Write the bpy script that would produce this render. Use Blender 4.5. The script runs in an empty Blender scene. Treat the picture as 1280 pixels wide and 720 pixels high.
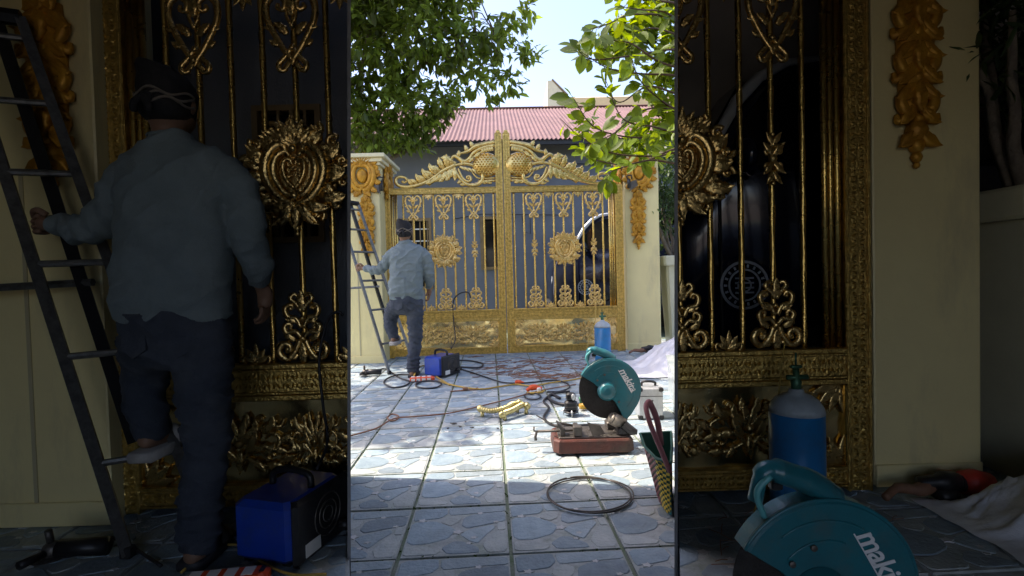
import bpy, bmesh, math, random
import numpy as np
from mathutils import Vector, Matrix, noise
from mathutils.bvhtree import BVHTree
random.seed(7); np.random.seed(7)
PI = math.pi
S = bpy.context.scene
COL = S.collection

# ------------------------------------------------------------------ camera
F, H = 650.0, 1.1
PITCH, ROLL = math.radians(1.45), math.radians(-1.5)
cam = bpy.data.cameras.new('camera')
cam.sensor_width = 36.0
cam.lens = 36.0 * F / 1280
cam.clip_start = 0.02
cam.clip_end = 600
camo = bpy.data.objects.new('camera', cam)
COL.objects.link(camo)
CR = Matrix.Rotation(PI / 2 - PITCH, 3, 'X') @ Matrix.Rotation(ROLL, 3, 'Z')
camo.matrix_world = Matrix.Translation((0, 0, H)) @ CR.to_4x4()
S.camera = camo

# ------------------------------------------------------------------ sky, sun, exposure
SUN_TO = Vector((-0.80, 0.12, 1.25)).normalized()
W = bpy.data.worlds.new('World')
S.world = W
W.use_nodes = True
nt = W.node_tree
bg = nt.nodes['Background']
sky = nt.nodes.new('ShaderNodeTexSky')
sky.sky_type = 'NISHITA'
sky.sun_disc = False
sky.sun_elevation = math.asin(SUN_TO.z)
sky.sun_rotation = math.atan2(SUN_TO.x, SUN_TO.y)
sky.air_density = 1.0
sky.dust_density = 2.2
sky.ozone_density = 2.6
wb_ = nt.nodes.new('ShaderNodeMix'); wb_.data_type = 'RGBA'; wb_.blend_type = 'MULTIPLY'; wb_.inputs[0].default_value = 1   # the photograph's white balance
wb_.inputs[7].default_value = (1.13, .99, .98, 1)
nt.links.new(sky.outputs[0], wb_.inputs[6])
nt.links.new(wb_.outputs[2], bg.inputs[0])
bg.inputs[1].default_value = 0.15
sun = bpy.data.lights.new('sun', 'SUN')
sun.energy = 2.3
sun.angle = math.radians(0.6)
sun.color = (1, 0.88, 0.72)
suno = bpy.data.objects.new('sun', sun)
COL.objects.link(suno)
suno.rotation_euler = (-SUN_TO).to_track_quat('-Z', 'Y').to_euler()
S.view_settings.view_transform = 'Standard'
S.view_settings.look = 'None'
S.view_settings.exposure = 1.66
S.view_settings.gamma = 1
try:
    S.cycles.max_bounces = 8
    S.cycles.diffuse_bounces = 4
    S.cycles.transparent_max_bounces = 8
    S.cycles.caustics_reflective = False
    S.cycles.caustics_refractive = False
    S.cycles.sample_clamp_indirect = 4
    S.cycles.use_denoising = True
except Exception:
    pass

# ------------------------------------------------------------------ materials
def mat(name, col, rough=0.6, metal=0.0, noise_amt=0.0, nscale=6.0, bump=0.0, bscale=40.0, col2=None, coat=0.0,
        trans=0.0, spec=0.5, detail=4.0, island=0.0, world=False, dirt=None):
    m = bpy.data.materials.new(name)
    m.use_nodes = True
    n = m.node_tree.nodes
    l = m.node_tree.links
    b = n['Principled BSDF']
    b.inputs['Base Color'].default_value = (*col, 1)
    b.inputs['Roughness'].default_value = rough
    b.inputs['Metallic'].default_value = metal
    b.inputs['Specular IOR Level'].default_value = spec
    b.inputs['Coat Weight'].default_value = coat
    b.inputs['Coat Roughness'].default_value = 0.08
    tc = n.new('ShaderNodeTexCoord')
    CO = n.new('ShaderNodeNewGeometry').outputs['Position'] if world else tc.outputs['Object']
    if noise_amt > 0 or col2:
        nz = n.new('ShaderNodeTexNoise')
        nz.inputs['Scale'].default_value = nscale
        nz.inputs['Detail'].default_value = detail
        nz.inputs['Roughness'].default_value = 0.65
        l.new(CO, nz.inputs['Vector'])
        mr = n.new('ShaderNodeMapRange')
        mr.inputs[1].default_value = 0.35
        mr.inputs[2].default_value = 0.65
        l.new(nz.outputs[0], mr.inputs[0])
        mx = n.new('ShaderNodeMix')
        mx.data_type = 'RGBA'
        c2 = col2 or tuple(c * (1 - noise_amt) for c in col)
        mx.inputs[6].default_value = (*col, 1)
        mx.inputs[7].default_value = (*c2, 1)
        l.new(mr.outputs[0], mx.inputs[0])
        out = mx.outputs[2]
        if island > 0:
            g = n.new('ShaderNodeNewGeometry')
            oi = n.new('ShaderNodeObjectInfo')
            ad = n.new('ShaderNodeMath'); ad.operation = 'ADD'
            l.new(g.outputs['Random Per Island'], ad.inputs[0]); l.new(oi.outputs['Random'], ad.inputs[1])
            fr = n.new('ShaderNodeMath'); fr.operation = 'FRACT'; l.new(ad.outputs[0], fr.inputs[0])
            mr2 = n.new('ShaderNodeMapRange')
            mr2.inputs[3].default_value = 1 - island
            mr2.inputs[4].default_value = 1 + island
            l.new(fr.outputs[0], mr2.inputs[0])
            hs = n.new('ShaderNodeHueSaturation')
            l.new(out, hs.inputs['Color'])
            l.new(mr2.outputs[0], hs.inputs['Value'])
            out = hs.outputs[0]
        if dirt:
            dz = n.new('ShaderNodeTexNoise'); dz.inputs['Scale'].default_value = dirt[1]; dz.inputs['Detail'].default_value = 8; dz.inputs['Roughness'].default_value = .7
            mp = n.new('ShaderNodeMapping'); mp.inputs['Scale'].default_value = (1, 1, dirt[3] if len(dirt) > 3 else 1)
            l.new(CO, mp.inputs['Vector']); l.new(mp.outputs[0], dz.inputs['Vector'])
            dr = n.new('ShaderNodeMapRange'); dr.inputs[1].default_value = .5; dr.inputs[2].default_value = .72; dr.inputs[4].default_value = dirt[2]
            l.new(dz.outputs[0], dr.inputs[0])
            dm = n.new('ShaderNodeMix'); dm.data_type = 'RGBA'; dm.inputs[7].default_value = (*dirt[0], 1)
            l.new(dr.outputs[0], dm.inputs[0]); l.new(out, dm.inputs[6]); out = dm.outputs[2]
        l.new(out, b.inputs['Base Color'])
        mr3 = n.new('ShaderNodeMapRange')
        mr3.inputs[3].default_value = max(0.02, rough * 0.85)
        mr3.inputs[4].default_value = min(1, rough * 1.2)
        l.new(nz.outputs[0], mr3.inputs[0])
        l.new(mr3.outputs[0], b.inputs['Roughness'])
    if bump > 0:
        nb = n.new('ShaderNodeTexNoise')
        nb.inputs['Scale'].default_value = bscale
        nb.inputs['Detail'].default_value = 5
        l.new(CO, nb.inputs['Vector'])
        bp = n.new('ShaderNodeBump')
        bp.inputs['Strength'].default_value = bump
        bp.inputs['Distance'].default_value = 0.01
        l.new(nb.outputs[0], bp.inputs['Height'])
        l.new(bp.outputs[0], b.inputs['Normal'])
    if trans > 0:
        b2 = n.new('ShaderNodeBsdfTranslucent')
        ms = n.new('ShaderNodeMixShader')
        ms.inputs[0].default_value = trans
        src = b.inputs['Base Color'].links[0].from_socket if b.inputs['Base Color'].is_linked else None
        hs2 = n.new('ShaderNodeHueSaturation')
        hs2.inputs['Value'].default_value = 2.6
        hs2.inputs['Saturation'].default_value = 1.15
        hs2.inputs['Hue'].default_value = 0.475
        if src:
            l.new(src, hs2.inputs['Color'])
        else:
            hs2.inputs['Color'].default_value = (*col, 1)
        l.new(hs2.outputs[0], b2.inputs['Color'])
        l.new(b.outputs[0], ms.inputs[1])
        l.new(b2.outputs[0], ms.inputs[2])
        l.new(ms.outputs[0], n['Material Output'].inputs[0])
    return m

M = dict(
    gold=mat('polished_gold', (.80, .56, .17), .27, 1.0, .25, 9, .25, 60),
    goldc=mat('carved_gold', (.76, .53, .16), .32, 1.0, .45, 30, .6, 90),
    goldo=mat('cast_gold', (.84, .59, .23), .27, 1.0, .3, 25, .3, 60),
    mirror=mat('mirror_gold', (.88, .68, .30), .20, 1.0, .2, 5, .35, 5),
    gpaint=mat('ochre_gold_paint', (.66, .34, .03), .42, .35, .45, 14, .3, 70, (.42, .19, .015)),
    cream=mat('cream_paint', (.84, .73, .37), .42, 0, 0, 2.2, .12, 60, (.78, .67, .34), dirt=((.46, .40, .25), 3.2, .62, .3)),
    cream2=mat('cream_capital', (.82, .73, .46), .5, 0, .1, 5, .12, 60, dirt=((.45, .42, .32), 5, .6, .5)),
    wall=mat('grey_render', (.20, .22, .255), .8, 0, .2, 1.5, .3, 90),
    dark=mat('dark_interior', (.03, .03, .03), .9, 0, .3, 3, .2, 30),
    roofm=mat('pink_roof_metal', (.20, .105, .095), .65, 0, 0, 1.3, 0.1, 30, (.15, .082, .075), dirt=((.24, .13, .12), 1.6, .7, .5)),
    yellow=mat('pale_yellow_wall', (.80, .60, .30), .7, 0, .12, 1.2, .1, 20),
    tan=mat('tan_wood', (.30, .21, .10), .5, 0, .3, 8, .1, 40),
    glass=mat('dark_window', (.015, .017, .02), .08, 0, .2, 3),
    iron=mat('iron_bar', (.05, .05, .05), .5, .6, .2, 10),
    st_b=mat('blue_stone', (.31, .40, .46), .62, 0, 0, 14, .6, 60, (.24, .32, .385), island=.16, world=True, dirt=((.20, .21, .19), 2.3, .55)),
    st_l=mat('light_stone', (.47, .51, .50), .62, 0, 0, 12, .6, 60, (.38, .43, .44), island=.10, world=True, dirt=((.20, .21, .19), 2.3, .55)),
    st_g=mat('pale_grout', (.45, .49, .49), .75, 0, .25, 20, .4, 90, world=True, dirt=((.20, .25, .17), 9, .8)),
    moss=mat('mossy_joint', (.14, .20, .11), .95, 0, 0, 9, .8, 80, (.24, .27, .22)),
    soil=mat('brown_soil', (.20, .17, .13), .95, 0, .3, 1.0, .5, 10),
    alu=mat('ladder_aluminium', (.22, .22, .215), .45, .8, .4, 30, .1, 60),
    darkrail=mat('dark_rail', (.018, .018, .02), .45, .3, .3, 20),
    shirt=mat('blue_grey_cotton', (.185, .23, .245), .85, 0, .16, 5, .35, 160, (.155, .195, .21), dirt=((.10, .13, .15), 6, .5)),
    jeans=mat('dark_denim', (.028, .038, .06), .85, 0, 0, 7, .5, 220, (.055, .066, .09), dirt=((.10, .11, .12), 5, .6)),
    skin=mat('brown_skin', (.24, .135, .085), .55, 0, .15, 9),
    hat=mat('black_headcloth', (.012, .011, .013), .8, 0, .4, 30, .4, 60),
    hatp=mat('headcloth_pattern', (.20, .17, .14), .8, 0, .4, 30),
    sole=mat('pale_sandal', (.42, .40, .38), .7, 0, .2, 20),
    shoe=mat('dark_shoe', (.03, .03, .035), .6, 0, .2, 20),
    blue=mat('welder_blue', (.010, .055, .42), .32, 0, .15, 12, coat=.3, dirt=((.05, .07, .14), 16, .5)),
    black=mat('black_plastic', (.016, .016, .018), .42, 0, .3, 20),
    label=mat('white_label', (.72, .72, .70), .5, 0, .1, 20),
    teal=mat('teal_enamel', (.012, .165, .20), .34, 0, .22, 8, .12, 90, (.018, .135, .165), coat=.25, dirt=((.10, .12, .11), 14, .5)),
    disc=mat('abrasive_disc', (.035, .030, .027), .8, 0, .3, 30, .6, 200),
    white=mat('white_print', (.82, .82, .82), .5, 0, .05, 20),
    rust=mat('red_oxide_steel', (.15, .045, .032), .6, .1, 0, 7, .4, 60, (.06, .035, .03), dirt=((.10, .07, .05), 9, .8)),
    steel=mat('dirty_steel', (.16, .145, .13), .5, .7, .4, 14, .3, 60),
    motor=mat('silver_grey_motor', (.30, .27, .23), .45, .4, .3, 20),
    cable=mat('black_cable', (.02, .02, .025), .5, 0, .2, 20),
    ycab=mat('yellow_cable', (.50, .33, .06), .55, 0, .2, 20),
    brown=mat('brown_wire', (.24, .12, .07), .6, 0, .2, 20),
    ocab=mat('orange_plastic', (.78, .10, .02), .4, 0, .2, 20),
    red=mat('red_plastic', (.62, .05, .03), .45, 0, .3, 20),
    cyl=mat('cylinder_blue', (.015, .19, .46), .32, 0, .2, 6, .05, 40, (.02, .15, .36), dirt=((.05, .10, .16), 10, .5)),
    cylt=mat('cylinder_shoulder', (.40, .46, .50), .4, 0, .25, 14),
    case=mat('brushed_aluminium', (.55, .57, .58), .42, .5, .15, 30, .1, 200, dirt=((.30, .30, .29), 12, .5)),
    plas=mat('cloudy_plastic', (.78, .79, .84), .28, 0, .08, 7, .3, 30),
    marble=mat('blue_grey_marble', (.32, .38, .40), .22, 0, 0, 5, .05, 40, (.52, .56, .56)),
    brass=mat('pale_brass', (.78, .66, .30), .28, 1.0, .3, 20),
    vanp=mat('navy_van_paint', (.006, .009, .03), .18, .2, .2, 4, coat=.6),
    vang=mat('van_glass', (.006, .007, .01), .06, 0, .2, 4),
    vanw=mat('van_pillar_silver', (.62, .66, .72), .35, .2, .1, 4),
    rubber=mat('rubber', (.02, .02, .02), .8, 0, .2, 12),
    decal=mat('grey_decal', (.32, .36, .42), .5, 0, .1, 20),
    pot=mat('cream_planter', (.62, .60, .44), .35, 0, .1, 4, coat=.3),
    bark=mat('grey_brown_bark', (.24, .20, .155), .9, 0, 0, 12, .8, 50, (.13, .105, .08)),
    twig=mat('thin_twig', (.10, .06, .045), .8, 0, .3, 12),
    leafd=mat('dark_leaf', (.15, .215, .045), .42, 0, .5, 2.5, trans=.52, island=.55),
    leafb=mat('bright_leaf', (.14, .21, .022), .40, 0, .45, 2.5, trans=.50, island=.5),
    leafm=mat('bush_leaf', (.055, .10, .028), .45, 0, .5, 3, trans=.3, island=.5),
    bred=mat('red_strap', (.34, .12, .13), .5, 0, .2, 20),
    byel=mat('yellow_strap', (.78, .56, .05), .5, 0, .2, 20),
    bgrn=mat('green_strap', (.02, .10, .07), .5, 0, .2, 20),
    bteal=mat('teal_strap', (.02, .19, .24), .5, 0, .2, 20),
    orchid=mat('yellow_fitting', (.62, .36, .04), .4, 0, .2, 20),
)

# ------------------------------------------------------------------ helpers
class MB:
    def __init__(s):
        s.v, s.f, s.m, s.sm = [], [], [], []
        s.cur = 0
        s.smooth = False
        s.X = Matrix.Identity(4)
    def add(s, vs, fs):
        o = len(s.v)
        for p in vs:
            s.v.append(tuple(s.X @ Vector(p)))
        for f in fs:
            s.f.append([o + i for i in f]); s.m.append(s.cur); s.sm.append(s.smooth)
    def box(s, x0, x1, y0, y1, z0, z1, bev=0.0):
        if bev <= 0:
            s.add([(x, y, z) for z in (z0, z1) for x, y in ((x0, y0), (x1, y0), (x1, y1), (x0, y1))],
                  [(0, 3, 2, 1), (4, 5, 6, 7), (0, 1, 5, 4), (1, 2, 6, 5), (2, 3, 7, 6), (3, 0, 4, 7)])
            return
        b = bev
        ring = lambda z, i: [(x0 + i, y0 + i + b, z), (x0 + i + b, y0 + i, z), (x1 - i - b, y0 + i, z), (x1 - i, y0 + i + b, z),
                             (x1 - i, y1 - i - b, z), (x1 - i - b, y1 - i, z), (x0 + i + b, y1 - i, z), (x0 + i, y1 - i - b, z)]
        L = [ring(z0, b), ring(z0 + b, 0), ring(z1 - b, 0), ring(z1, b)]
        s.loft(L, True, True)
    def loft(s, rings, cap0=True, cap1=True, closed=True):
        n = len(rings[0]); vs = [p for r in rings for p in r]; fs = []
        for i in range(len(rings) - 1):
            for j in range(n if closed else n - 1):
                k = (j + 1) % n
                fs.append((i * n + j, i * n + k, (i + 1) * n + k, (i + 1) * n + j))
        if cap0: fs.append(tuple(reversed(range(n))))
        if cap1: fs.append(tuple(range((len(rings) - 1) * n, len(rings) * n)))
        s.add(vs, fs)
    def tube(s, pts, r, n=8, sx=1.0, caps=True, up=None):
        P = [Vector(p) for p in pts]
        R = r if hasattr(r, '__len__') else [r] * len(P)
        rings = []; prev = None
        for i, p in enumerate(P):
            t = (P[min(i + 1, len(P) - 1)] - P[max(i - 1, 0)])
            if t.length < 1e-9: t = Vector((0, 0, 1))
            t.normalize()
            if prev is None:
                a = Vector(up) if up else (Vector((0, 1, 0)) if abs(t.y) < .9 else Vector((1, 0, 0)))
            else: a = prev
            u = (a - t * a.dot(t))
            if u.length < 1e-6: u = t.orthogonal()
            u.normalize(); w = t.cross(u); prev = u
            rings.append([tuple(p + (u * math.cos(2 * PI * k / n) * sx + w * math.sin(2 * PI * k / n)) * R[i]) for k in range(n)])
        s.loft(rings, caps, caps)
    def lathe(s, prof, n=20, c=(0, 0, 0), caps=True):
        s.loft([[(c[0] + r * math.cos(2 * PI * k / n), c[1] + r * math.sin(2 * PI * k / n), c[2] + z) for k in range(n)] for r, z in prof], caps, caps)
    def ball(s, c, r, n=10, m=6):
        rx, ry, rz = r if hasattr(r, '__len__') else (r, r, r)
        s.loft([[(c[0] + rx * math.sin(PI * i / m) * math.cos(2 * PI * k / n), c[1] + ry * math.sin(PI * i / m) * math.sin(2 * PI * k / n),
                  c[2] - rz * math.cos(PI * i / m)) for k in range(n)] for i in [0.12] + list(range(1, m)) + [m - .12]], True, True)
    def mesh(s, name, mats):
        me = bpy.data.meshes.new(name)
        me.from_pydata(s.v, [], s.f)
        for m in (mats if isinstance(mats, (list, tuple)) else [mats]):
            me.materials.append(m)
        me.polygons.foreach_set('material_index', s.m)
        me.polygons.foreach_set('use_smooth', s.sm)
        me.update()
        return me
    def obj(s, name, mats, parent=None, **k):
        return link(name, s.mesh(name, mats), parent, **k)

def link(name, me, parent=None, loc=None, rot=None, label=None, kind=None):
    o = bpy.data.objects.new(name, me)
    COL.objects.link(o)
    if parent: o.parent = parent
    if loc is not None: o.location = loc
    if rot is not None: o.rotation_euler = rot
    if label: o['label'] = label
    if kind: o['kind'] = kind
    return o

def tag(o, label=None, cat=None, group=None, kind=None):
    if label: o['label'] = label
    if cat: o['category'] = cat
    if group: o['group'] = group
    if kind: o['kind'] = kind
    return o

def thing(name, label, cat, loc=(0, 0, 0), rz=0.0, group=None):
    o = bpy.data.objects.new(name, None)
    COL.objects.link(o)
    o.empty_display_size = .05
    o.location = loc
    o.rotation_euler = (0, 0, rz)
    return tag(o, label, cat, group)

def copy_thing(src, label, loc, rz=None, skip=()):
    def rec(o, par):
        c = o.copy(); COL.objects.link(c); c.parent = par
        for ch in o.children:
            if ch.name.split('.')[0] not in skip: rec(ch, c)
        return c
    c = src.copy(); COL.objects.link(c)
    c.location = loc
    if rz is not None: c.rotation_euler = (0, 0, rz)
    c['label'] = label
    for ch in list(src.children):
        if ch.name.split('.')[0] not in skip: rec(ch, c)
    return c

def ray(px, py):
    return CR @ Vector(((px - 640) / F, -(py - 360) / F, -1))

NK = 1 / 3.16
SLAB, FLOOR = 0.112, 0.052
CAM = Vector((0, 0, H))
def near(p, z=None):
    x, y = p[0], p[1]
    zz = (p[2] if len(p) > 2 else 0) + (y - y * NK) * math.tan(PITCH)
    return Vector((x, y * NK, zz if z is None else z))

# cut planes of the two bays: they hold the sight lines at the sides of the opening
NL = ray(438.5, 0).cross(ray(438.5, 720)).normalized()
if NL.x < 0: NL = -NL
NR = ray(843, 0).cross(ray(843, 720)).normalized()
if NR.x < 0: NR = -NR

def clip_tree(root, n, keep_neg=True, eps=.004):
    """trim every mesh under root where it meets the bay's side board (plane through CAM, normal n)"""
    bpy.context.view_layer.update()
    def rec(o):
        for ch in list(o.children): rec(ch)
        if o.type != 'MESH': return
        mw = o.matrix_world
        vs = [mw @ Vector(c) for c in o.bound_box]
        d = [(v - CAM).dot(n) for v in vs]
        if not keep_neg: d = [-x for x in d]
        if max(d) < -eps: return
        kids = list(o.children)
        if min(d) > -eps:
            for k in kids:
                if k.name in COL.objects: bpy.data.objects.remove(k)
            bpy.data.objects.remove(o); return
        me = o.data.copy(); o.data = me
        bm = bmesh.new(); bm.from_mesh(me)
        inv = mw.inverted()
        nn = n if keep_neg else -n
        co = inv @ (CAM - nn * eps)
        no = (mw.to_3x3().transposed() @ nn).normalized()
        r = bmesh.ops.bisect_plane(bm, geom=bm.verts[:] + bm.edges[:] + bm.faces[:], plane_co=co, plane_no=no, clear_outer=True)
        ed = [e for e in r['geom_cut'] if isinstance(e, bmesh.types.BMEdge) and e.is_boundary]
        try: bmesh.ops.holes_fill(bm, edges=ed, sides=0)
        except Exception: pass
        bm.to_mesh(me); bm.free()
    for ch in list(root.children): rec(ch)

def crom(pts, n=6, closed=False):
    P = [Vector(p) for p in pts]; out = []
    N = len(P)
    rng = range(N if closed else N - 1)
    for i in rng:
        a = P[(i - 1) % N] if (closed or i > 0) else P[0] * 2 - P[1]
        b = P[i]; c = P[(i + 1) % N]
        d = P[(i + 2) % N] if (closed or i + 2 < N) else P[-1] * 2 - P[-2]
        for k in range(n):
            t = k / n
            out.append(.5 * ((2 * b) + (c - a) * t + (2 * a - 5 * b + 4 * c - d) * t * t + (3 * b - a - 3 * c + d) * t ** 3))
    if not closed: out.append(P[-1])
    return out

# ------------------------------------------------------------------ ornament kit (drawn in x-z, relief towards -y)
class Orn(MB):
    def __init__(s):
        super().__init__(); s.smooth = True; s.th = 1.3; s.lw = 1.4; s.mx = 1; s.ox = 0; s.oz = 0; s.sc = 1.0; s.oy = 0
    def P(s, x, z, y=0): return (s.ox + s.mx * x * s.sc, s.oy - y * s.sc, s.oz + z * s.sc)
    def scroll(s, pts, r0, r1=None, rm=None, n=7, sub=5, flat=.8, y=0):
        c = crom([(p[0], p[1], 0) for p in pts], sub)
        N = len(c); r1 = r0 if r1 is None else r1; rm = (r0 + r1) / 2 if rm is None else rm
        R = []
        for i in range(N):
            t = i / (N - 1)
            R.append((r0 + (rm - r0) * 2 * t if t < .5 else rm + (r1 - rm) * (2 * t - 1)) * s.sc * s.th)
        s.tube([s.P(p.x, p.y, y + .3 * R[i] / s.sc) for i, p in enumerate(c)], R, n, sx=flat, up=(0, 1, 0))
    def curl(s, cx, cz, r, a0, turns, w, sgn=1, y=0):
        pts = []
        K = int(9 * abs(turns)) + 3
        for i in range(K):
            t = i / (K - 1); a = a0 + sgn * 2 * PI * turns * t; rr = r * (1 - .8 * t)
            pts.append((cx + rr * math.cos(a), cz + rr * math.sin(a)))
        s.scroll(pts, w, w * .6, w * .9, n=6, sub=2, y=y)
        s.boss(cx, cz, w * 1.15, y)
    def boss(s, x, z, r, y=0, n=8):
        c = s.P(x, z, y); r *= s.sc
        s.ball(c, (r, r * .8, r), n, 4)
    def leaf(s, x, z, a, L, w, bend=0.0, h=.02, lobes=3, y=0):
        """acanthus-like leaf from (x,z) in direction a (deg)"""
        K = lobes * 4 + 1; rows = []; a = math.radians(a); px, pz = x, z
        for i in range(K):
            t = i / (K - 1)
            aa = a + math.radians(bend) * t
            if i: px += math.cos(aa) * L / (K - 1); pz += math.sin(aa) * L / (K - 1)
            env = s.lw * math.sin(PI * min(1, (t * .9 + .12))) ** .7
            lob = 1 - .32 * ((t * lobes) % 1.0) if i < K - 1 else .1
            ww = w * env * lob * .5 + .0008
            nx, nz = -math.sin(aa), math.cos(aa)
            hh = h * (.35 + .65 * math.sin(PI * min(1, t + .15))) + y
            lift = h * .8 * t * t
            rows.append([s.P(px + nx * ww, pz + nz * ww, hh * .25 + lift), s.P(px + nx * ww * .5, pz + nz * ww * .5, hh * .95 + lift),
                         s.P(px, pz, hh * .55 + lift), s.P(px - nx * ww * .5, pz - nz * ww * .5, hh * .95 + lift),
                         s.P(px - nx * ww, pz - nz * ww, hh * .25 + lift), s.P(px, pz, -h * .3 + lift)])
        if s.mx < 0: rows = [list(reversed(r)) for r in rows]
        s.loft(rows, True, True)
    def both(s, fn):
        for m in (1, -1):
            s.mx = m; fn()
        s.mx = 1

def orn_heart():      # hangs from the top rail; about .21 wide, .31 high, top at z=0
    o = Orn(); o.oz = -.13
    def half():
        o.scroll([(.002, -.165), (.03, -.13), (.07, -.06), (.10, .01), (.098, .075), (.06, .105), (.025, .08), (.03, .045), (.055, .05), (.052, .068)], .009, .006, .0125)
        o.scroll([(.002, -.02), (.02, .02), (.012, .06), (.002, .09)], .006, .004)
        o.scroll([(.004, -.12), (.035, -.16), (.058, -.185), (.05, -.21), (.028, -.205), (.032, -.188)], .008, .005, .010)
        o.leaf(.02, -.06, 60, .07, .03, -30, .012)
        o.leaf(.045, -.10, -5, .05, .026, 40, .012, 2)
        o.leaf(.07, -.02, -40, .045, .024, 40, .012, 2)
        o.leaf(.01, -.165, -75, .05, .02, 25, .01, 2)
        o.boss(.055, .055, .011)
        o.boss(.035, -.198, .009)
    o.both(half)
    o.boss(0, -.115, .016); o.boss(0, -.02, .012)
    o.leaf(0, .02, 90, .09, .04, 0, .014)
    o.leaf(0, -.14, -90, .05, .028, 0, .012, 2)
    return o
def orn_foot():       # stands on the mid rail, about .21 wide, .31 high, base at z=0
    o = Orn(); o.oz = 0
    def half():
        o.scroll([(.012, .10), (.03, .055), (.06, .02), (.09, .03), (.10, .06), (.08, .085), (.055, .075), (.055, .052), (.072, .052)], .010, .007, .013)
        o.scroll([(.006, .11), (.03, .135), (.065, .13), (.075, .155), (.055, .17), (.045, .152)], .008, .005, .010)
        o.scroll([(.005, .15), (.025, .19), (.06, .20), (.07, .235), (.045, .25), (.035, .23)], .008, .005, .010)
        o.scroll([(.003, .22), (.02, .25), (.045, .275), (.03, .295), (.016, .28)], .007, .004, .009)
        o.leaf(.03, .10, 10, .06, .028, 50, .012, 2)
        o.leaf(.02, .18, -10, .05, .022, 40, .012, 2)
        o.leaf(.02, .045, -60, .05, .026, 50, .012, 2)
        o.boss(.065, .06, .012); o.boss(.05, .15, .009); o.boss(.048, .232, .009)
    o.both(half)
    o.boss(0, .105, .017); o.boss(0, .19, .012)
    o.leaf(0, .22, 90, .09, .035, 0, .014)
    o.leaf(0, .0, 90, .09, .04, 0, .014)
    return o
def orn_palm(up=1):    # little half palmette between bars
    o = Orn()
    for a in (-62, -32, 0, 32, 62):
        o.leaf(0, .004 * up, up * (90 - a), .085 - abs(a) * .0004, .024, 0, .010, 2)
    o.both(lambda: o.curl(.042, .02 * up, .02, -PI / 2 * up, .9, .006, up))
    o.boss(0, .008 * up, .012)
    return o
def orn_knot():       # small mid-bar ornament .24 high
    o = Orn()
    for k, sg in ((1, 1), (-1, -1)):
        def half():
            o.leaf(.0, .01 * sg, sg * 62, .075, .026, -20 * sg, .014, 2)
            o.leaf(.0, .05 * sg, sg * 75, .07, .022, -25 * sg, .012, 2)
            o.curl(.024, .035 * sg, .016, -PI / 2 * sg, .8, .005, sg)
        o.both(half)
        o.boss(0, .075 * sg, .014); o.boss(0, .105 * sg, .010)
    o.boss(0, 0, .020)
    return o
def orn_medallion():
    o = Orn()
    # backing rosette
    o.ball((0, .012, 0), (.185, .022, .178), 24, 6)
    for k in range(14):
        a = 2 * PI * (k + .5) / 14; o.curl(.205 * math.cos(a), .198 * math.sin(a), .030, a, 1.1, .009, 1 if k % 2 else -1, y=.004)
    for k in range(22):
        a = 360 * k / 22 + 8
        r = .125 + .012 * math.sin(k * 2.1)
        L = .078 + .012 * ((k % 3) == 0)
        o.leaf(r * 1.02 * math.cos(math.radians(a)), r * .98 * math.sin(math.radians(a)), a + (12 if k % 2 else -12), L, .052, (25 if k % 2 else -25), .026, 3)
    for k in range(26):
        a = 2 * PI * k / 26
        o.boss(.128 * math.cos(a), .128 * math.sin(a), .013, .012, 6)
    def half():
        o.scroll([(.004, -.135), (.055, -.115), (.105, -.055), (.122, .02), (.10, .085), (.06, .115), (.035, .10), (.045, .08)], .013, .009, .019, y=.016)
        o.scroll([(.004, -.105), (.045, -.085), (.08, -.03), (.088, .025), (.068, .07), (.035, .085), (.018, .065)], .010, .008, .015, y=.016)
        o.scroll([(.0, -.07), (.03, -.035), (.045, .01), (.038, .045), (.015, .05), (.006, .03)], .006, .005, .009, y=.024)
        for z, q in ((.028, .012), (.004, .013), (-.02, .011)):
            o.curl(.018, z, q, PI, .8, .0045, -1, y=.026)
        o.leaf(.015, .10, 52, .12, .05, -30, .03, 4, y=.008)
        o.leaf(.05, .10, 28, .10, .045, 30, .028, 3, y=.008)
        o.leaf(.02, -.13, -28, .13, .052, 35, .03, 4, y=.01)
        o.leaf(.012, -.14, -58, .12, .045, 25, .028, 3, y=.01)
        o.leaf(.10, -.10, -25, .12, .06, 45, .03, 4, y=.006)
        o.leaf(.12, -.02, -12, .10, .05, 45, .028, 3, y=.004)
        o.leaf(.12, .05, 20, .10, .05, 40, .028, 3, y=.004)
        o.curl(.155, -.125, .026, PI / 2, 1.1, .010, -1, y=.012)
        o.curl(.165, .085, .024, -PI / 2, 1.1, .010, 1, y=.012)
    o.both(half)
    for a in (-50, -25, 0, 25, 50):
        o.leaf(0, .105, 90 - a, .125 - abs(a) * .0004, .040, 0, .032, 3, y=.014)
    for a in (-40, 0, 40):
        o.leaf(0, -.12, -90 + a, .12, .042, 0, .028, 3, y=.014)
    for z, r in ((-.205, .022), (-.235, .016), (-.258, .011)):
        o.boss(0, z, r, .012)
    o.boss(0, -.10, .02, .03); o.boss(0, .095, .018, .03)
    return o
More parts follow.
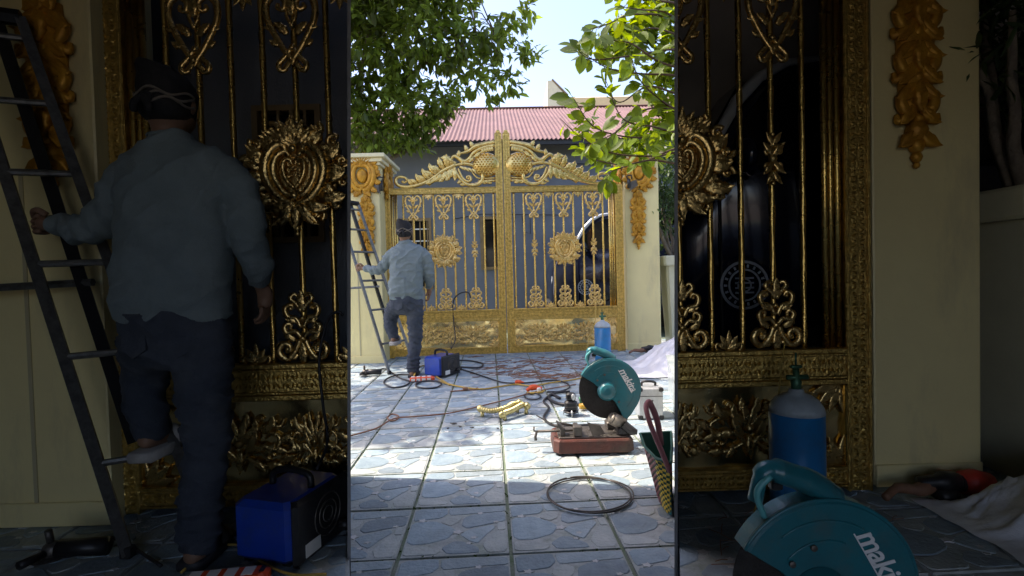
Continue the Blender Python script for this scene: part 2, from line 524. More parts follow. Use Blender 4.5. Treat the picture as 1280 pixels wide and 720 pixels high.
def orn_dome_crown():  # one half, centre post at x=0, outward +x, z=0 is top of rail
    o = Orn()
    # fish-scale urn
    o.ball((.115, .0, .295), (.195, .075, .165), 24, 12)
    for i in range(-6, 7):
        for j in range(-8, 9):
            u = i * .042 + (j % 2) * .021; w = j * .030
            if (u / .185) ** 2 + (w / .155) ** 2 < .96:
                x = .115 + u; z = .295 + w
                if x < .012: continue
                yy = -.075 * math.sqrt(max(0, 1 - (u / .195) ** 2 - (w / .165) ** 2))
                d = .0195
                o.smooth = False
                o.add([(x - d, yy + .003, z), (x, yy + .003, z - d * .8), (x + d, yy + .003, z), (x, yy + .003, z + d * .8), (x, yy - .024, z)],
                      [(0, 1, 4), (1, 2, 4), (2, 3, 4), (3, 0, 4)])
                o.smooth = True
    o.scroll([(0, .12), (.12, .115), (.24, .125), (.31, .2)], .012, .010)
    o.scroll([(0, .08), (.10, .085), (.17, .08)], .014, .012)
    # upper sweep
    o.scroll([(.0, .60), (.08, .585), (.18, .565), (.27, .54), (.34, .49), (.43, .462), (.50, .455)], .022, .010, .026, y=.01)
    o.scroll([(.0, .555), (.1, .54), (.2, .51), (.29, .455), (.33, .40), (.38, .355), (.44, .35), (.50, .40), (.545, .42), (.585, .385), (.575, .33), (.54, .315), (.535, .345)], .020, .011, .024, y=.01)
    o.scroll([(.02, .50), (.11, .485), (.2, .455), (.27, .41)], .012, .008, .014, y=.02)
    for x, z, a in ((.04, .55, 60), (.075, .545, 55), (.11, .54, 50), (.145, .53, 45), (.18, .52, 40)):
        o.leaf(x, z, a - 150, .08, .034, -30, .03, 2, y=.02)
    # loop
    o.scroll([(.56, .29), (.525, .20), (.47, .11), (.40, .045), (.31, .022), (.22, .045), (.17, .12), (.19, .21), (.26, .275), (.36, .31), (.46, .31), (.56, .29)], .016, .016, .024, y=.012)
    o.scroll([(.50, .26), (.47, .18), (.43, .11), (.37, .075), (.33, .10), (.345, .145), (.385, .14), (.38, .11)], .010, .008, .015, y=.012)
    for k in range(5):
        o.leaf(.48 - k * .055, .275 - k * .01, 190 + k * 6 - 360 + 0, .10, .032, 40, .024, 2, y=.014)
    # main acanthus stem to outer curl
    o.scroll([(.54, .30), (.60, .27), (.70, .225), (.83, .135), (.95, .07), (1.10, .025), (1.24, .02), (1.325, .06), (1.335, .125), (1.28, .155), (1.21, .14), (1.195, .095), (1.235, .075), (1.262, .095)],
             .026, .010, .020, y=.012)
    o.scroll([(.62, .22), (.72, .16), (.82, .09), (.90, .03)], .014, .007, y=.006)
    for x, z, a, L, w, b in ((.58, .30, 75, .16, .075, -70), (.63, .27, 60, .15, .07, 40), (.68, .25, 35, .15, .065, 50), (.74, .21, 45, .15, .07, -40), (.78, .19, 20, .15, .065, 55),
                             (.84, .145, 50, .14, .06, -40), (.88, .12, 25, .15, .06, 50), (.94, .09, 50, .13, .055, -40), (.98, .07, 25, .13, .055, 50), (1.05, .05, 50, .10, .045, -30), (1.10, .04, 25, .10, .045, 40),
                             (.60, .27, -95, .17, .075, 45), (.65, .24, -80, .17, .07, 40), (.70, .21, -65, .15, .065, 35), (.57, .27, -115, .16, .06, 30), (.76, .17, -60, .13, .055, 35), (.84, .11, -50, .10, .05, 35),
                             (.66, .33, 110, .09, .05, -60), (.72, .29, 95, .08, .05, -60)):
        o.leaf(x, z, a, L * 1.22, w * 1.12, b * 1.15, .040, 4, y=.006)
    o.curl(.63, .37, .04, -PI / 2, 1.1, .012, 1, y=.012)
    for x, z, a, L, w, b in ((.30, .52, 95, .10, .05, -50), (.38, .47, 100, .10, .05, -50), (.20, .47, -60, .12, .05, 40), (.30, .42, -80, .11, .05, 40), (.40, .36, -60, .10, .05, 40),
                             (.22, .20, 150, .10, .045, 40), (.27, .27, 140, .09, .045, 40), (.46, .10, -60, .08, .04, 40), (.40, .05, -30, .09, .04, 40), (.50, .17, -30, .09, .045, 40), (.50, .40, 120, .10, .05, -40), (.05, .05, 10, .12, .04, 10), (.12, .05, 10, .12, .04, 10)):
        o.leaf(x, z, a, L, w, b, .034, 4, y=.012)
    o.boss(1.245, .09, .02, .015); o.boss(.36, .115, .017, .015); o.boss(.55, .34, .017, .015)
    return o
def orn_spray():      # panel arabesque .5 x .26 centred
    o = Orn()
    def half():
        o.scroll([(.0, -.11), (.03, -.05), (.09, -.01), (.15, -.03), (.17, .02), (.13, .045), (.11, .02)], .008, .005, .011)
        o.scroll([(.02, .0), (.06, .05), (.12, .08), (.17, .07), (.19, .10)], .007, .004, .009)
        o.scroll([(.02, -.06), (.08, -.09), (.14, -.10), (.20, -.07), (.22, -.1)], .007, .004, .009)
        for x, z, a, L in ((.03, -.03, 50, .1), (.06, .03, 70, .08), (.09, .05, 20, .09), (.13, .06, 60, .06), (.14, -.02, -30, .07), (.16, .0, 20, .08),
                           (.06, -.07, -60, .07), (.11, -.09, -20, .08), (.17, -.08, 10, .07), (.04, -.02, -10, .08), (.10, -.05, 30, .07), (.02, .06, 65, .08)):
            o.leaf(x, z, a, L, .034, 25, .016, 3)
        o.curl(.125, -.06, .02, 0, .9, .006); o.curl(.08, .1, .018, 0, .9, .006)
    o.both(half)
    for a in (-45, -15, 15, 45):
        o.leaf(0, 0, 90 - a, .12, .035, 0, .018, 3)
    o.leaf(0, -.03, -90, .10, .03, 0, .018, 3)
    o.boss(0, 0, .02, .008)
    return o
def orn_corner():
    o = Orn()
    for a in (5, 30, 55, 85): o.leaf(0, 0, a, .11, .03, 15, .012, 2)
    o.curl(.05, .05, .022, 0, .9, .006); o.boss(.01, .01, .012)
    return o
def orn_cartouche():  # pillar shield .5 wide .56 high
    o = Orn()
    o.ball((0, 0, 0), (.075, .05, .095), 16, 8)
    def half():
        o.scroll([(.0, .13), (.06, .125), (.10, .07), (.11, 0), (.095, -.07), (.05, -.125), (0, -.135)], .02, .02, .026, y=.012)
        o.scroll([(.01, -.19), (.07, -.17), (.13, -.10), (.155, -.01), (.14, .08), (.09, .15), (.04, .17)], .022, .018, .030, y=.008)
        for z, x in ((.16, .12), (.09, .18), (.0, .205), (-.09, .18)):
            o.curl(x, z, .038, PI, 1.0, .014, -1, y=.014)
        for x, z, a, L in ((.03, .17, 70, .12), (.06, .17, 45, .12), (.13, .14, 30, .09), (.17, .03, 10, .07), (.16, -.08, -20, .09), (.11, -.16, -40, .10), (.05, -.19, -65, .10)):
            o.leaf(x, z, a, L, .06, 20, .034, 3, y=.006)
        o.boss(.08, -.19, .028, .012); o.boss(.13, -.15, .024, .012); o.boss(.03, -.215, .026, .012)
    o.both(half)
    for a in (-60, -36, -12, 12, 36, 60): o.leaf(0, .14, 90 - a, .15, .05, 0, .045, 3, y=.012)
    o.boss(0, .15, .03, .03); o.boss(0, -.16, .03, .02)
    return o
def orn_drop():       # pendant .24 wide .80 high, top at z=0
    o = Orn()
    for z0, k in ((-.03, 1.0), (-.22, .95), (-.40, .85)):
        def half():
            o.scroll([(.0, z0), (.05 * k, z0 - .02), (.085 * k, z0 - .07), (.06 * k, z0 - .12), (.03 * k, z0 - .10), (.045 * k, z0 - .075)], .014, .009, .020, y=.008)
            o.scroll([(.0, z0 - .06), (.03 * k, z0 - .11), (.07 * k, z0 - .15), (.10 * k, z0 - .16), (.105 * k, z0 - .13)], .012, .008, .018, y=.008)
            o.leaf(.02, z0 - .02, -50, .11 * k, .05, 40, .03, 3, y=.006)
            o.leaf(.02, z0 - .10, -65, .12 * k, .05, 30, .03, 3, y=.006)
            o.curl(.075 * k, z0 - .05, .022, 0, 1, .010, -1, y=.008)
        o.both(half)
        o.leaf(0, z0 - .0, -90, .13, .05, 0, .036, 3, y=.014)
        o.boss(0, z0 - .15, .022, .018)
    o.smooth = True
    o.tube([o.P(0, 0, .0), o.P(0, -.2, .0), o.P(0, -.42, 0), o.P(0, -.58, 0)], [.07, .085, .075, .04], 10, sx=.35, up=(0, 1, 0))
    for z, r in ((-.60, .05), (-.665, .036), (-.715, .026), (-.75, .016)): o.boss(0, z, r, .006)
    o.both(lambda: o.leaf(.01, -.60, -60, .11, .05, 30, .028, 2, y=.01))
    o.leaf(0, .06, -90, .1, .07, 0, .034, 2, y=.01)
    o.both(lambda: o.leaf(0, .03, -30, .09, .05, -40, .03, 2, y=.01))
    return o

# ================================================================== SETTING
gs = MB(); gs.box(-150, 150, -60, 250, -.6, -.03); tag(gs.obj('ground', M['soil']), kind='structure')

# moulded paving tiles, all cast from one pattern
STONES = [
    (0, [(.02, .03), (.35, .02), (.365, .15), (.31, .235), (.13, .27), (.02, .285)]),
    (2, [(.385, .02), (.98, .02), (.98, .145), (.70, .165), (.42, .185), (.39, .14)]),
    (1, [(.345, .235), (.45, .20), (.52, .25), (.50, .35), (.42, .42), (.31, .345)]),
    (3, [(.56, .26), (.66, .20), (.98, .165), (.98, .375), (.75, .44), (.59, .49), (.53, .42)]),
    (0, [(.02, .33), (.25, .31), (.40, .44), (.475, .53), (.40, .68), (.22, .77), (.07, .76), (.02, .70)]),
    (2, [(.535, .62), (.60, .53), (.85, .445), (.88, .51), (.78, .65), (.70, .80), (.61, .74)]),
    (1, [(.90, .41), (.98, .395), (.98, .56), (.91, .555)]),
    (1, [(.83, .66), (.90, .585), (.98, .59), (.98, .97), (.80, .97), (.755, .84)]),
    (1, [(.02, .80), (.20, .82), (.36, .92), (.31, .97), (.02, .97)]),
    (3, [(.37, .86), (.48, .745), (.57, .765), (.71, .89), (.72, .97), (.42, .97)]),
]
T = .445
def chaikin(p):
    q = []
    for i in range(len(p)):
        a, b = p[i], p[(i + 1) % len(p)]
        q.append((a[0] * .87 + b[0] * .13, a[1] * .87 + b[1] * .13)); q.append((a[0] * .13 + b[0] * .87, a[1] * .13 + b[1] * .87))
    return q
def tile_mesh(var):
    rnd = random.Random(var)
    m = MB(); h = T / 2 - .008
    m.cur = 0; m.box(-h, h, -h, h, -.02, -.0018)
    for c, pl in STONES:
        pl = [(x + rnd.uniform(-.006, .006), y + rnd.uniform(-.006, .006)) for x, y in pl]
        q = chaikin(pl)
        cx = sum(a for a, b in q) / len(q); cy = sum(b for a, b in q) / len(q)
        dz = rnd.uniform(-.0012, .0012)
        ex = 1.045
        def rg(k, z): k = k * ex; cl = lambda v: max(-.488, min(.488, v)); return [(cl(cx + (a - cx) * k - .5) * (T - .016), cl(.5 - (cy + (b - cy) * k)) * (T - .016), z) for a, b in reversed(q)]
        m.cur = {0: 1, 2: 2, 1: 3, 3: 4}[c]
        m.loft([rg(1.0, -.006), rg(.99, -.0006 + dz * .5), rg(.955, .0015 + dz * .5)], False, True)
    for fx, fy, r in ((.50, .575, .035), (.62, .80, .02), (.665, .695, .022), (.12, .295, .03), (.72, .185, .022), (.885, .395, .02)):
        m.cur = 5; q = [(r * (1 + .35 * math.cos(5 * a)) * math.cos(a), r * (1 + .35 * math.cos(5 * a)) * math.sin(a)) for a in [2 * PI * k / 15 for k in range(15)]]
        m.loft([[((fx - .5 + a * 1.3) * (T - .012), (.5 - fy + b) * (T - .012), z) for a, b in q] for z in (-.004, .0022)], False, True)
    return m.mesh('paving_tile', [M['st_g'], M['st_b'], M['st_b2'], M['st_l'], M['st_d'], M['st_g2']])
M['st_b2'] = mat('slate_stone', (.36, .44, .49), .62, 0, 0, 14, .6, 60, (.29, .37, .42), island=.12, world=True, dirt=((.20, .21, .19), 2.3, .55))
M['st_d'] = mat('deep_slate_stone', (.28, .35, .40), .62, 0, 0, 14, .6, 60, (.21, .27, .32), island=.16, world=True, dirt=((.20, .21, .19), 2.3, .55))
M['st_g2'] = mat('white_chip', (.60, .61, .62), .7, 0, .15, 20, .4, 90, world=True, dirt=((.25, .28, .22), 9, .7))
tiles = [tile_mesh(i) for i in range(4)]
pav = MB(); pav.box(-6.2, 7.5, -4, 10.6, -.03, -.012)
pavo = tag(pav.obj('pavement', M['moss']), kind='structure')
TD = Vector((-.043, 1, 0)).normalized(); TX = Vector((TD.y, -TD.x, 0))
O0 = Vector((-.024 - .043 * .155, 2.028, 0))
trz = math.atan2(TX.y, TX.x)
cnt = 0; far = MB()
cells = []
for j in range(-1, 14):
    for i in range(-9, 9):
        c = O0 + TX * T * (i + .5) + TD * T * (j + .5)
        v = CR.transposed() @ (c - CAM)
        if v.z > -1.25: continue
        px = 640 - v.x / v.z * F
        vis = 340 < px < 940
        if not vis and not (c.y > 2.9 and abs(c.x) < 3.4): continue
        cells.append((not vis, c, i, j))
cells.sort(key=lambda t: (t[0], t[1].y))
for nvis, c, i, j in cells:
    if cnt < 290 and not nvis:
        o = link('paving_tile', tiles[random.randrange(4)], pavo, (c.x, c.y, random.uniform(-.0015, .0015)), (random.uniform(-.004, .004), random.uniform(-.004, .004), trz + random.uniform(-.003, .003)))
        cnt += 1
    elif cnt < 299 or nvis:
        src = tiles[0]; R = Matrix.Translation(c) @ Matrix.Rotation(trz, 4, 'Z'); o = len(far.v)
        far.v += [tuple(R @ v.co) for v in src.vertices]
        for p in src.polygons:
            far.f.append([o + k for k in p.vertices]); far.m.append(p.material_index); far.sm.append(False)
if far.v:
    far.obj('outlying_tiles', [M['st_g'], M['st_b'], M['st_b2'], M['st_l'], M['st_d'], M['st_g2']], pavo, kind='stuff')

# moss tufts in the joints
mo = MB()
for k in range(2600):
    i = random.randint(-8, 8); j = random.randint(-1, 12)
    a, b = random.uniform(0, 1), random.gauss(0, .008)
    p = O0 + (TX * T * (i + (b / T)) + TD * T * (j + a) if random.random() < .5 else TX * T * (i + a) + TD * T * (j + b / T))
    if p.y < 1.6 or p.y > 6 or abs(p.x) > .36 * p.y: continue
    r = random.uniform(.003, .009)
    for q in range(3):
        t = random.uniform(0, 6.3)
        mo.add([(p.x - r * math.cos(t), p.y - r * math.sin(t), -.010), (p.x + r * math.cos(t), p.y + r * math.sin(t), -.010), (p.x + random.uniform(-r, r), p.y + random.uniform(-r, r), -.006 + r * .9)], [(0, 1, 2)])
M['mossg'] = mat('moss_tuft', (.09, .15, .045), .9, 0, .4, 30)
tag(mo.obj('moss', M['mossg']), 'green moss growing in the paving joints', 'moss', kind='stuff')

# ---------------------------------------------------------------- grey house behind the gate
HY = 11.0
house = thing('house', 'long dark grey house under a pink corrugated roof behind the gate', 'house', (0, HY, 0), math.radians(1.5))
w = MB()
def wall_with_holes(w, x0, x1, z0, z1, holes, y0, y1):
    xs = sorted({x0, x1} | {h[0] for h in holes} | {h[1] for h in holes})
    for a, b in zip(xs, xs[1:]):
        hs = sorted([(h[2], h[3]) for h in holes if h[0] <= a and h[1] >= b]); z = z0
        for c, d in hs:
            w.box(a, b, y0, y1, z, c); z = d
        w.box(a, b, y0, y1, z, z1)
def Xat(px, y=HY): return (px - 640) / F * y
holes = [(-2.42, -1.72, .9, 2.28), (-.58, -.27, 1.28, 2.28)]
wall_with_holes(w, -7.5, 5.2, 0, 3.95, holes, 0, .22)
w.box(-7.5, -7.28, .22, 6, 0, 3.95); w.box(4.98, 5.2, .22, 6, 0, 3.95)
w.obj('wall', M['wall'], house)
ro = MB(); ro.smooth = True
N = int(14.4 / .0225); A = []
for r, (y, z) in enumerate(((-.55, 3.80), (3.6, 5.72))):
    A.append([(-7.9 + k * .0225, y, z + .018 * math.sin(2 * PI * k / 4)) for k in range(N)])
A2 = [[(x, y, z - .012) for x, y, z in row] for row in A]
ro.loft([A[0], A[1]], False, False, closed=False)
ro.loft([A2[1], A2[0]], False, False, closed=False)
rf = ro.obj('roof', M['roofm'], house)
b = MB(); b.box(-7.9, 6.4, -.52, -.46, 3.70, 3.775); b.box(-7.9, 6.4, 3.57, 3.63, 5.6, 5.69)
b.obj('fascia', M['iron'], house)
b = MB(); b.box(-7.9, 6.4, 3.55, 3.72, 5.735, 5.765, .01); b.obj('ridge_cap', M['roofm'], house)
for k, (x0, x1, z0, z1) in enumerate(holes):
    fr = MB(); t = .06
    fr.box(x0 - t, x0, -.03, .1, z0 - t, z1 + t); fr.box(x1, x1 + t, -.03, .1, z0 - t, z1 + t); fr.box(x0, x1, -.03, .1, z1, z1 + t); fr.box(x0, x1, -.03, .1, z0 - t, z0)
    wn = fr.obj('window', M['tan'], house)
    g = MB(); g.box(x0, x1, .12, .14, z0, z1); g.obj('pane', M['glass'], wn)
    if k == 0:
        for i in range(5):
            q = MB(); zz = z0 + .2 + i * .25; q.box(x0 + .3, x1, .02, .04, zz, zz + .025); q.obj('window_bar', M['white'], wn)
        for i in range(3):
            q = MB(); xx = x0 + .36 + i * .15; q.box(xx, xx + .02, .0, .02, z0, z1); q.obj('window_bar', M['tan'], wn)
cb = MB()
cb.tube([(-1.2, -.03, 2.30), (-.6, -.05, 2.39), (1.2, -.03, 2.33)], .008, 5); cb.tube([(.25, -.03, 2.33), (.3, -.04, 2.0), (.42, -.04, 1.95), (.42, -.03, 2.3)], .008, 5)
cb.tube([(0, -.03, 3.45), (2.0, -.05, 3.38), (5, -.03, 3.42)], .010, 5); cb.tube([(0, -.03, 3.2), (2.0, -.05, 3.12), (5, -.03, 3.2)], .007, 5)
cb.obj('wall_cable', M['cable'], house)

par = thing('concrete_building', 'pale yellow rooftop parapet with slanted end wall rising above the pink roof', 'building', (0, 19, 0))
b = MB(); b.box(1.5, 9, 0, 6, 0, 7.05); b.obj('wall', M['yellow'], par)
b = MB(); b.box(1.9, 9, -.12, 0, 6.95, 7.05); b.box(1.9, 9, -.25, .05, 7.052, 7.38, .02); b.obj('parapet', M['yellow'], par)
b = MB()
b.loft([[(1.42, y, 6.2), (2.12, y, 6.2), (2.12, y, 7.42), (1.62, y, 7.98), (1.46, y, 7.98)] for y in (2.0, -.3)], True, True)
b.obj('end_wall', M['cream2'], par)
b = MB(); b.loft([[(1.60, y, 8.0), (2.16, y, 7.43), (2.19, y, 7.47), (1.64, y, 8.04)] for y in (2.0, -.32)], True, True); b.obj('coping', M['tan'], par)
rr = thing('tiled_house', 'small red roof just visible through leaves at the upper right', 'house', (6.2, 24, 0))
b = MB(); b.box(.3, 4.8, .3, 4, 0, 8.35); b.obj('wall', M['cream2'], rr)
b = MB(); b.loft([[(0, 0, 8.3), (5, 0, 8.3), (5, 4.2, 8.3), (0, 4.2, 8.3)], [(1.2, 1.6, 9.6), (3.8, 1.6, 9.6), (3.8, 2.4, 9.6), (1.2, 2.4, 9.6)]], True, True); b.obj('roof', M['roofm'], rr)

# ---------------------------------------------------------------- added shell framing the yard; its walls and roof darken both sides
PX = 3.9; PZ = 3.1
shade_porch = thing('porch', 'dark porch with boards edging the bright opening on both sides', 'porch', (0, 0, 0))
def sightboard(name, n, yn, yf, sgn):
    """a board standing in the plane n through the camera height; slightly splayed so its inner face stays edge-on"""
    m = MB()
    def X(y, z): return (n.dot(CAM) - n.y * y - n.z * z) / n.x
    P = []
    for y, o in ((yn, 0), (yf, .004)):
        for z in (-.02, PZ):
            P.append(Vector((X(y, z) + sgn * o, y, z)))
    off = Vector((sgn * .012, 0, 0))
    a, b_, c, d = P
    m.add([a, b_, d, c, a + off, b_ + off, d + off, c + off], [(0, 1, 2, 3), (4, 7, 6, 5), (0, 4, 5, 1), (3, 2, 6, 7), (0, 3, 7, 4), (1, 5, 6, 2)])
    return m.obj(name, M['board'], shade_porch)
M['wall2'] = mat('bay_render', (.42, .41, .40), .8, 0, .2, 1.5)  # lighter copy of the grey render, lifted to offset the dim right bay
M['board'] = mat('painted_board', (.32, .32, .33), .8, 0, .2, 6)  # added boards, kept light to bounce daylight onto the paving
M['porchwall'] = mat('porch_plaster', (.30, .28, .24), .9, 0, .15, 2)
YL, YR = 2.84, 3.62  # left bay ends where its shadow edge should cross the paving
sightboard('side_board', NL, 1.84, YL, -1); sightboard('side_board', NR, 1.84, YR, 1)
xl = CAM.x + ray(437.6, 343).x / ray(437.6, 343).y * YL - .03; xr = ray(843.6, 343).x / ray(843.6, 343).y * YR + .03
# outer shell: unseen walls added to keep daylight out of the bays
b = MB()
b.box(-PX - .12, -PX, -3, YL, -.02, PZ); b.box(PX, PX + .12, -3, YR, -.02, PZ)
OPEN = 1.25  # half width of a rear opening added to tune the bay light
b.box(-PX - .12, -OPEN, -3.12, -3, -.02, PZ); b.box(OPEN, PX + .12, -3.12, -3, -.02, PZ); b.box(-OPEN, OPEN, -3.12, -3, 2.4, PZ)
b.obj('plaster_wall', M['porchwall'], shade_porch)
b = MB()
for sg, xx, Y in ((-1, xl, YL), (1, xr, YR)):
    inner = .60
    ax = sg * inner; bx_ = sg * (PX + .12)
    b.loft([[(sg * .60, 1.84, z), (abs(xx) * sg, Y, z), (bx_, Y, z), (bx_, 1.84, z)][::(1 if sg > 0 else -1)] for z in (PZ, PZ + .12)], True, True)
b.box(-PX - .12, PX + .12, -3.12, 1.838, PZ, PZ + .12); b.box(-.598, .598, 1.8385, 2.02, PZ, PZ + .11)  # short strip over the passage added to block a stray sun patch
b.obj('roof', M['porchwall'], shade_porch)  # unseen cover added to shade the bays
def PXN(n, y, z): return (n.dot(CAM) - n.y * y - n.z * z) / n.x
def wedge(b, n, sgn, xo, y0, y1, z0, z1):
    R = []
    for z in (z0, z1):
        q = [(PXN(n, y0, z) + sgn * .016, y0, z), (PXN(n, y1, z) + sgn * .016, y1, z), (xo, y1, z), (xo, y0, z)]
        R.append(q if sgn > 0 else q[::-1])
    b.loft(R, True, True)
b = MB(); wall_with_holes(b, -PX, -.95, -.02, PZ, [(-1.34, -.98, 1.30, 2.02)], YL - .08, YL); wedge(b, NL, -1, -.9501, YL - .08, YL, -.02, PZ); b.obj('front_wall', M['wall'], shade_porch)
b = MB(); wedge(b, NL, -1, -PX, YL + .001, YL + .03, -.02, PZ); b.obj('outer_render', M['cream2'], shade_porch)  # unseen cream skin added so the gold gate has something warm to reflect
b = MB(); wedge(b, NR, 1, PX, YR - .08, YR, -.02, PZ); b.obj('front_wall', M['wall2'], shade_porch)
b = MB(); wedge(b, NR, 1, PX + .12, YR + .001, YR + .03, -.02, PZ); b.obj('outer_render', M['cream2'], shade_porch)
# barred window in the left bay
nw = MB(); x0, x1, z0, z1 = -1.34, -.98, 1.30, 2.02
nw.box(x0, x0 + .03, YL - .10, YL - .02, z0, z1); nw.box(x1 - .03, x1, YL - .10, YL - .02, z0, z1); nw.box(x0 + .03, x1 - .03, YL - .10, YL - .02, z1 - .03, z1); nw.box(x0 + .03, x1 - .03, YL - .10, YL - .02, z0, z0 + .03)
nwo = nw.obj('window', M['tan'], shade_porch)
q = MB(); q.box(x0 + .03, x1 - .03, YL - .03, YL - .02, z0 + .03, z1 - .03); q.obj('pane', M['glass'], nwo)
for i in range(4):
    q = MB(); q.box(x0 + .10, x1 - .04, YL - .08, YL - .065, z0 + .12 + i * .15, z0 + .14 + i * .15); q.obj('window_bar', M['white'], nwo)
for i in range(3):
    q = MB(); q.box(x0 + .13 + i * .07, x0 + .145 + i * .07, YL - .095, YL - .081, z0 + .03, z1 - .03); q.obj('window_bar', M['tan'], nwo)
# raised floors
b = MB(); b.box(-PX, PX, -3, 1.45, -.02, FLOOR - .006); tag(b.obj('porch_floor', M['st_g']), kind='structure')
for sg, Y in ((-1, YL), (1, YR)):
    px = 437.6 if sg < 0 else 843.6
    def xe(y): return ray(px, 500).x / ray(px, 500).y * y + sg * .022
    b = MB()
    b.loft([[(xe(1.47), 1.47, z), (xe(Y - .1), Y - .1, z), (sg * PX, Y - .1, z), (sg * PX, 1.47, z)][::(1 if sg > 0 else -1)] for z in (-.02, SLAB - .014)], True, True)
    so = tag(b.obj('floor', M['st_g']), kind='structure')
    for j in range(-1, 2 if sg < 0 else 4):
        for i in range(-7, 7):
            c = O0 + TX * T * (i + .5) + TD * T * (j + .5)
            if c.y - T / 2 < 1.47 or c.y + T / 2 > Y - .09: continue
            inner = c.x - sg * T / 2
            lim = xe(c.y + T / 2)
            if (c.x + sg * T / 2 - lim) * sg < .03 or abs(c.x) > 3.2: continue
            link('paving_tile', tiles[random.randrange(4)], so, (c.x, c.y, SLAB - .0035), (0, 0, trz))
    clip_tree(so, NL if sg < 0 else NR, sg < 0, .018)

# ================================================================== GATE
def carve(m, x0, x1, z0, z1, y, cell=.04, vert=True, h=.008):
    L = (z1 - z0) if vert else (x1 - x0); n = max(1, int(L / cell)); c = L / n
    Wd = (x1 - x0) if vert else (z1 - z0)
    for k in range(n):
        for sg in (1, -1):
            cc = (k + .5) * c
            a = (-.38 * Wd, -.38 * c * sg); b_ = (.38 * Wd, .38 * c * sg)
            t = c * .16
            for (ax, az), (bx, bz) in (((a[0], a[1]), (-.06 * Wd, -.06 * c * sg)), ((.06 * Wd, .06 * c * sg), (b_[0], b_[1]))):
                mx_, mz_ = (ax + bx) / 2, (az + bz) / 2
                pts = [(ax, az), (mx_ + t * .7, mz_ - t * sg), (bx, bz), (mx_ - t * .7, mz_ + t * sg), (mx_, mz_)]
                vs = []
                for i, (u, w_) in enumerate(pts):
                    yy = y - (h if i == 4 else -.001)
                    if vert: vs.append(((x0 + x1) / 2 + u, yy, z0 + cc + w_))
                    else: vs.append((x0 + cc + w_, yy, (z0 + z1) / 2 + u))
                f = [(0, 1, 4), (1, 2, 4), (2, 3, 4), (3, 0, 4)]
                m.add(vs, f)
def stile(m, x0, x1, z0, z1, y0=-.03, y1=.03, vert=True, cell=.04):
    m.box(x0, x1, y0, y1, z0, z1, .004)
    e = .012
    if vert:
        m.box(x0, x0 + e, y0 - .008, y0 - .0005, z0, z1, .003); m.box(x1 - e, x1, y0 - .008, y0 - .0005, z0, z1, .003)
        carve(m, x0 + e, x1 - e, z0 + .01, z1 - .01, y0, cell)
    else:
        m.box(x0, x1, y0 - .008, y0 - .0005, z0, z0 + e, .003); m.box(x0, x1, y0 - .008, y0 - .0005, z1 - e, z1, .003)
        carve(m, x0 + .01, x1 - .01, z0 + e, z1 - e, y0, cell, False)
OM = {}
def om(k, fn, m):
    if k not in OM: OM[k] = fn().mesh(k, m)
    return OM[k]
BX = [.137 + .1355 * k for k in range(10)]
def bar_mesh(L):
    m = MB(); R = []; m.smooth = True
    n = int(L / .03)
    for i in range(n + 1):
        a = i * .42; z = L * i / n
        R.append([((.0125 + .0018 * math.cos(3 * (a * .6 + PI / 4 * k))) * math.cos(PI / 4 * k), (.0125 + .0018 * math.cos(3 * (a * .6 + PI / 4 * k))) * math.sin(PI / 4 * k), z) for k in range(8)])
    m.loft(R)
    return m.mesh('bar', M['gold'])
BARM = bar_mesh(1.585)
panel_seed = 3
def wavy_panel(x0, x1, z0, z1, seed):
    m = MB(); m.smooth = True; nx, nz = 60, 16; rows = []
    for j in range(nz + 1):
        z = z0 + (z1 - z0) * j / nz
        rows.append([(x0 + (x1 - x0) * i / nx, -.006 - .006 * noise.noise(Vector((i * .16 + seed, j * .35, 0))) - .002 * noise.noise(Vector((i * .5, j * .7, seed))), z) for i in range(nx + 1)])
    m.loft(rows, False, False, closed=False)
    m.smooth = False
    m.box(x0, x1, .004, .012, z0, z1)
    return m
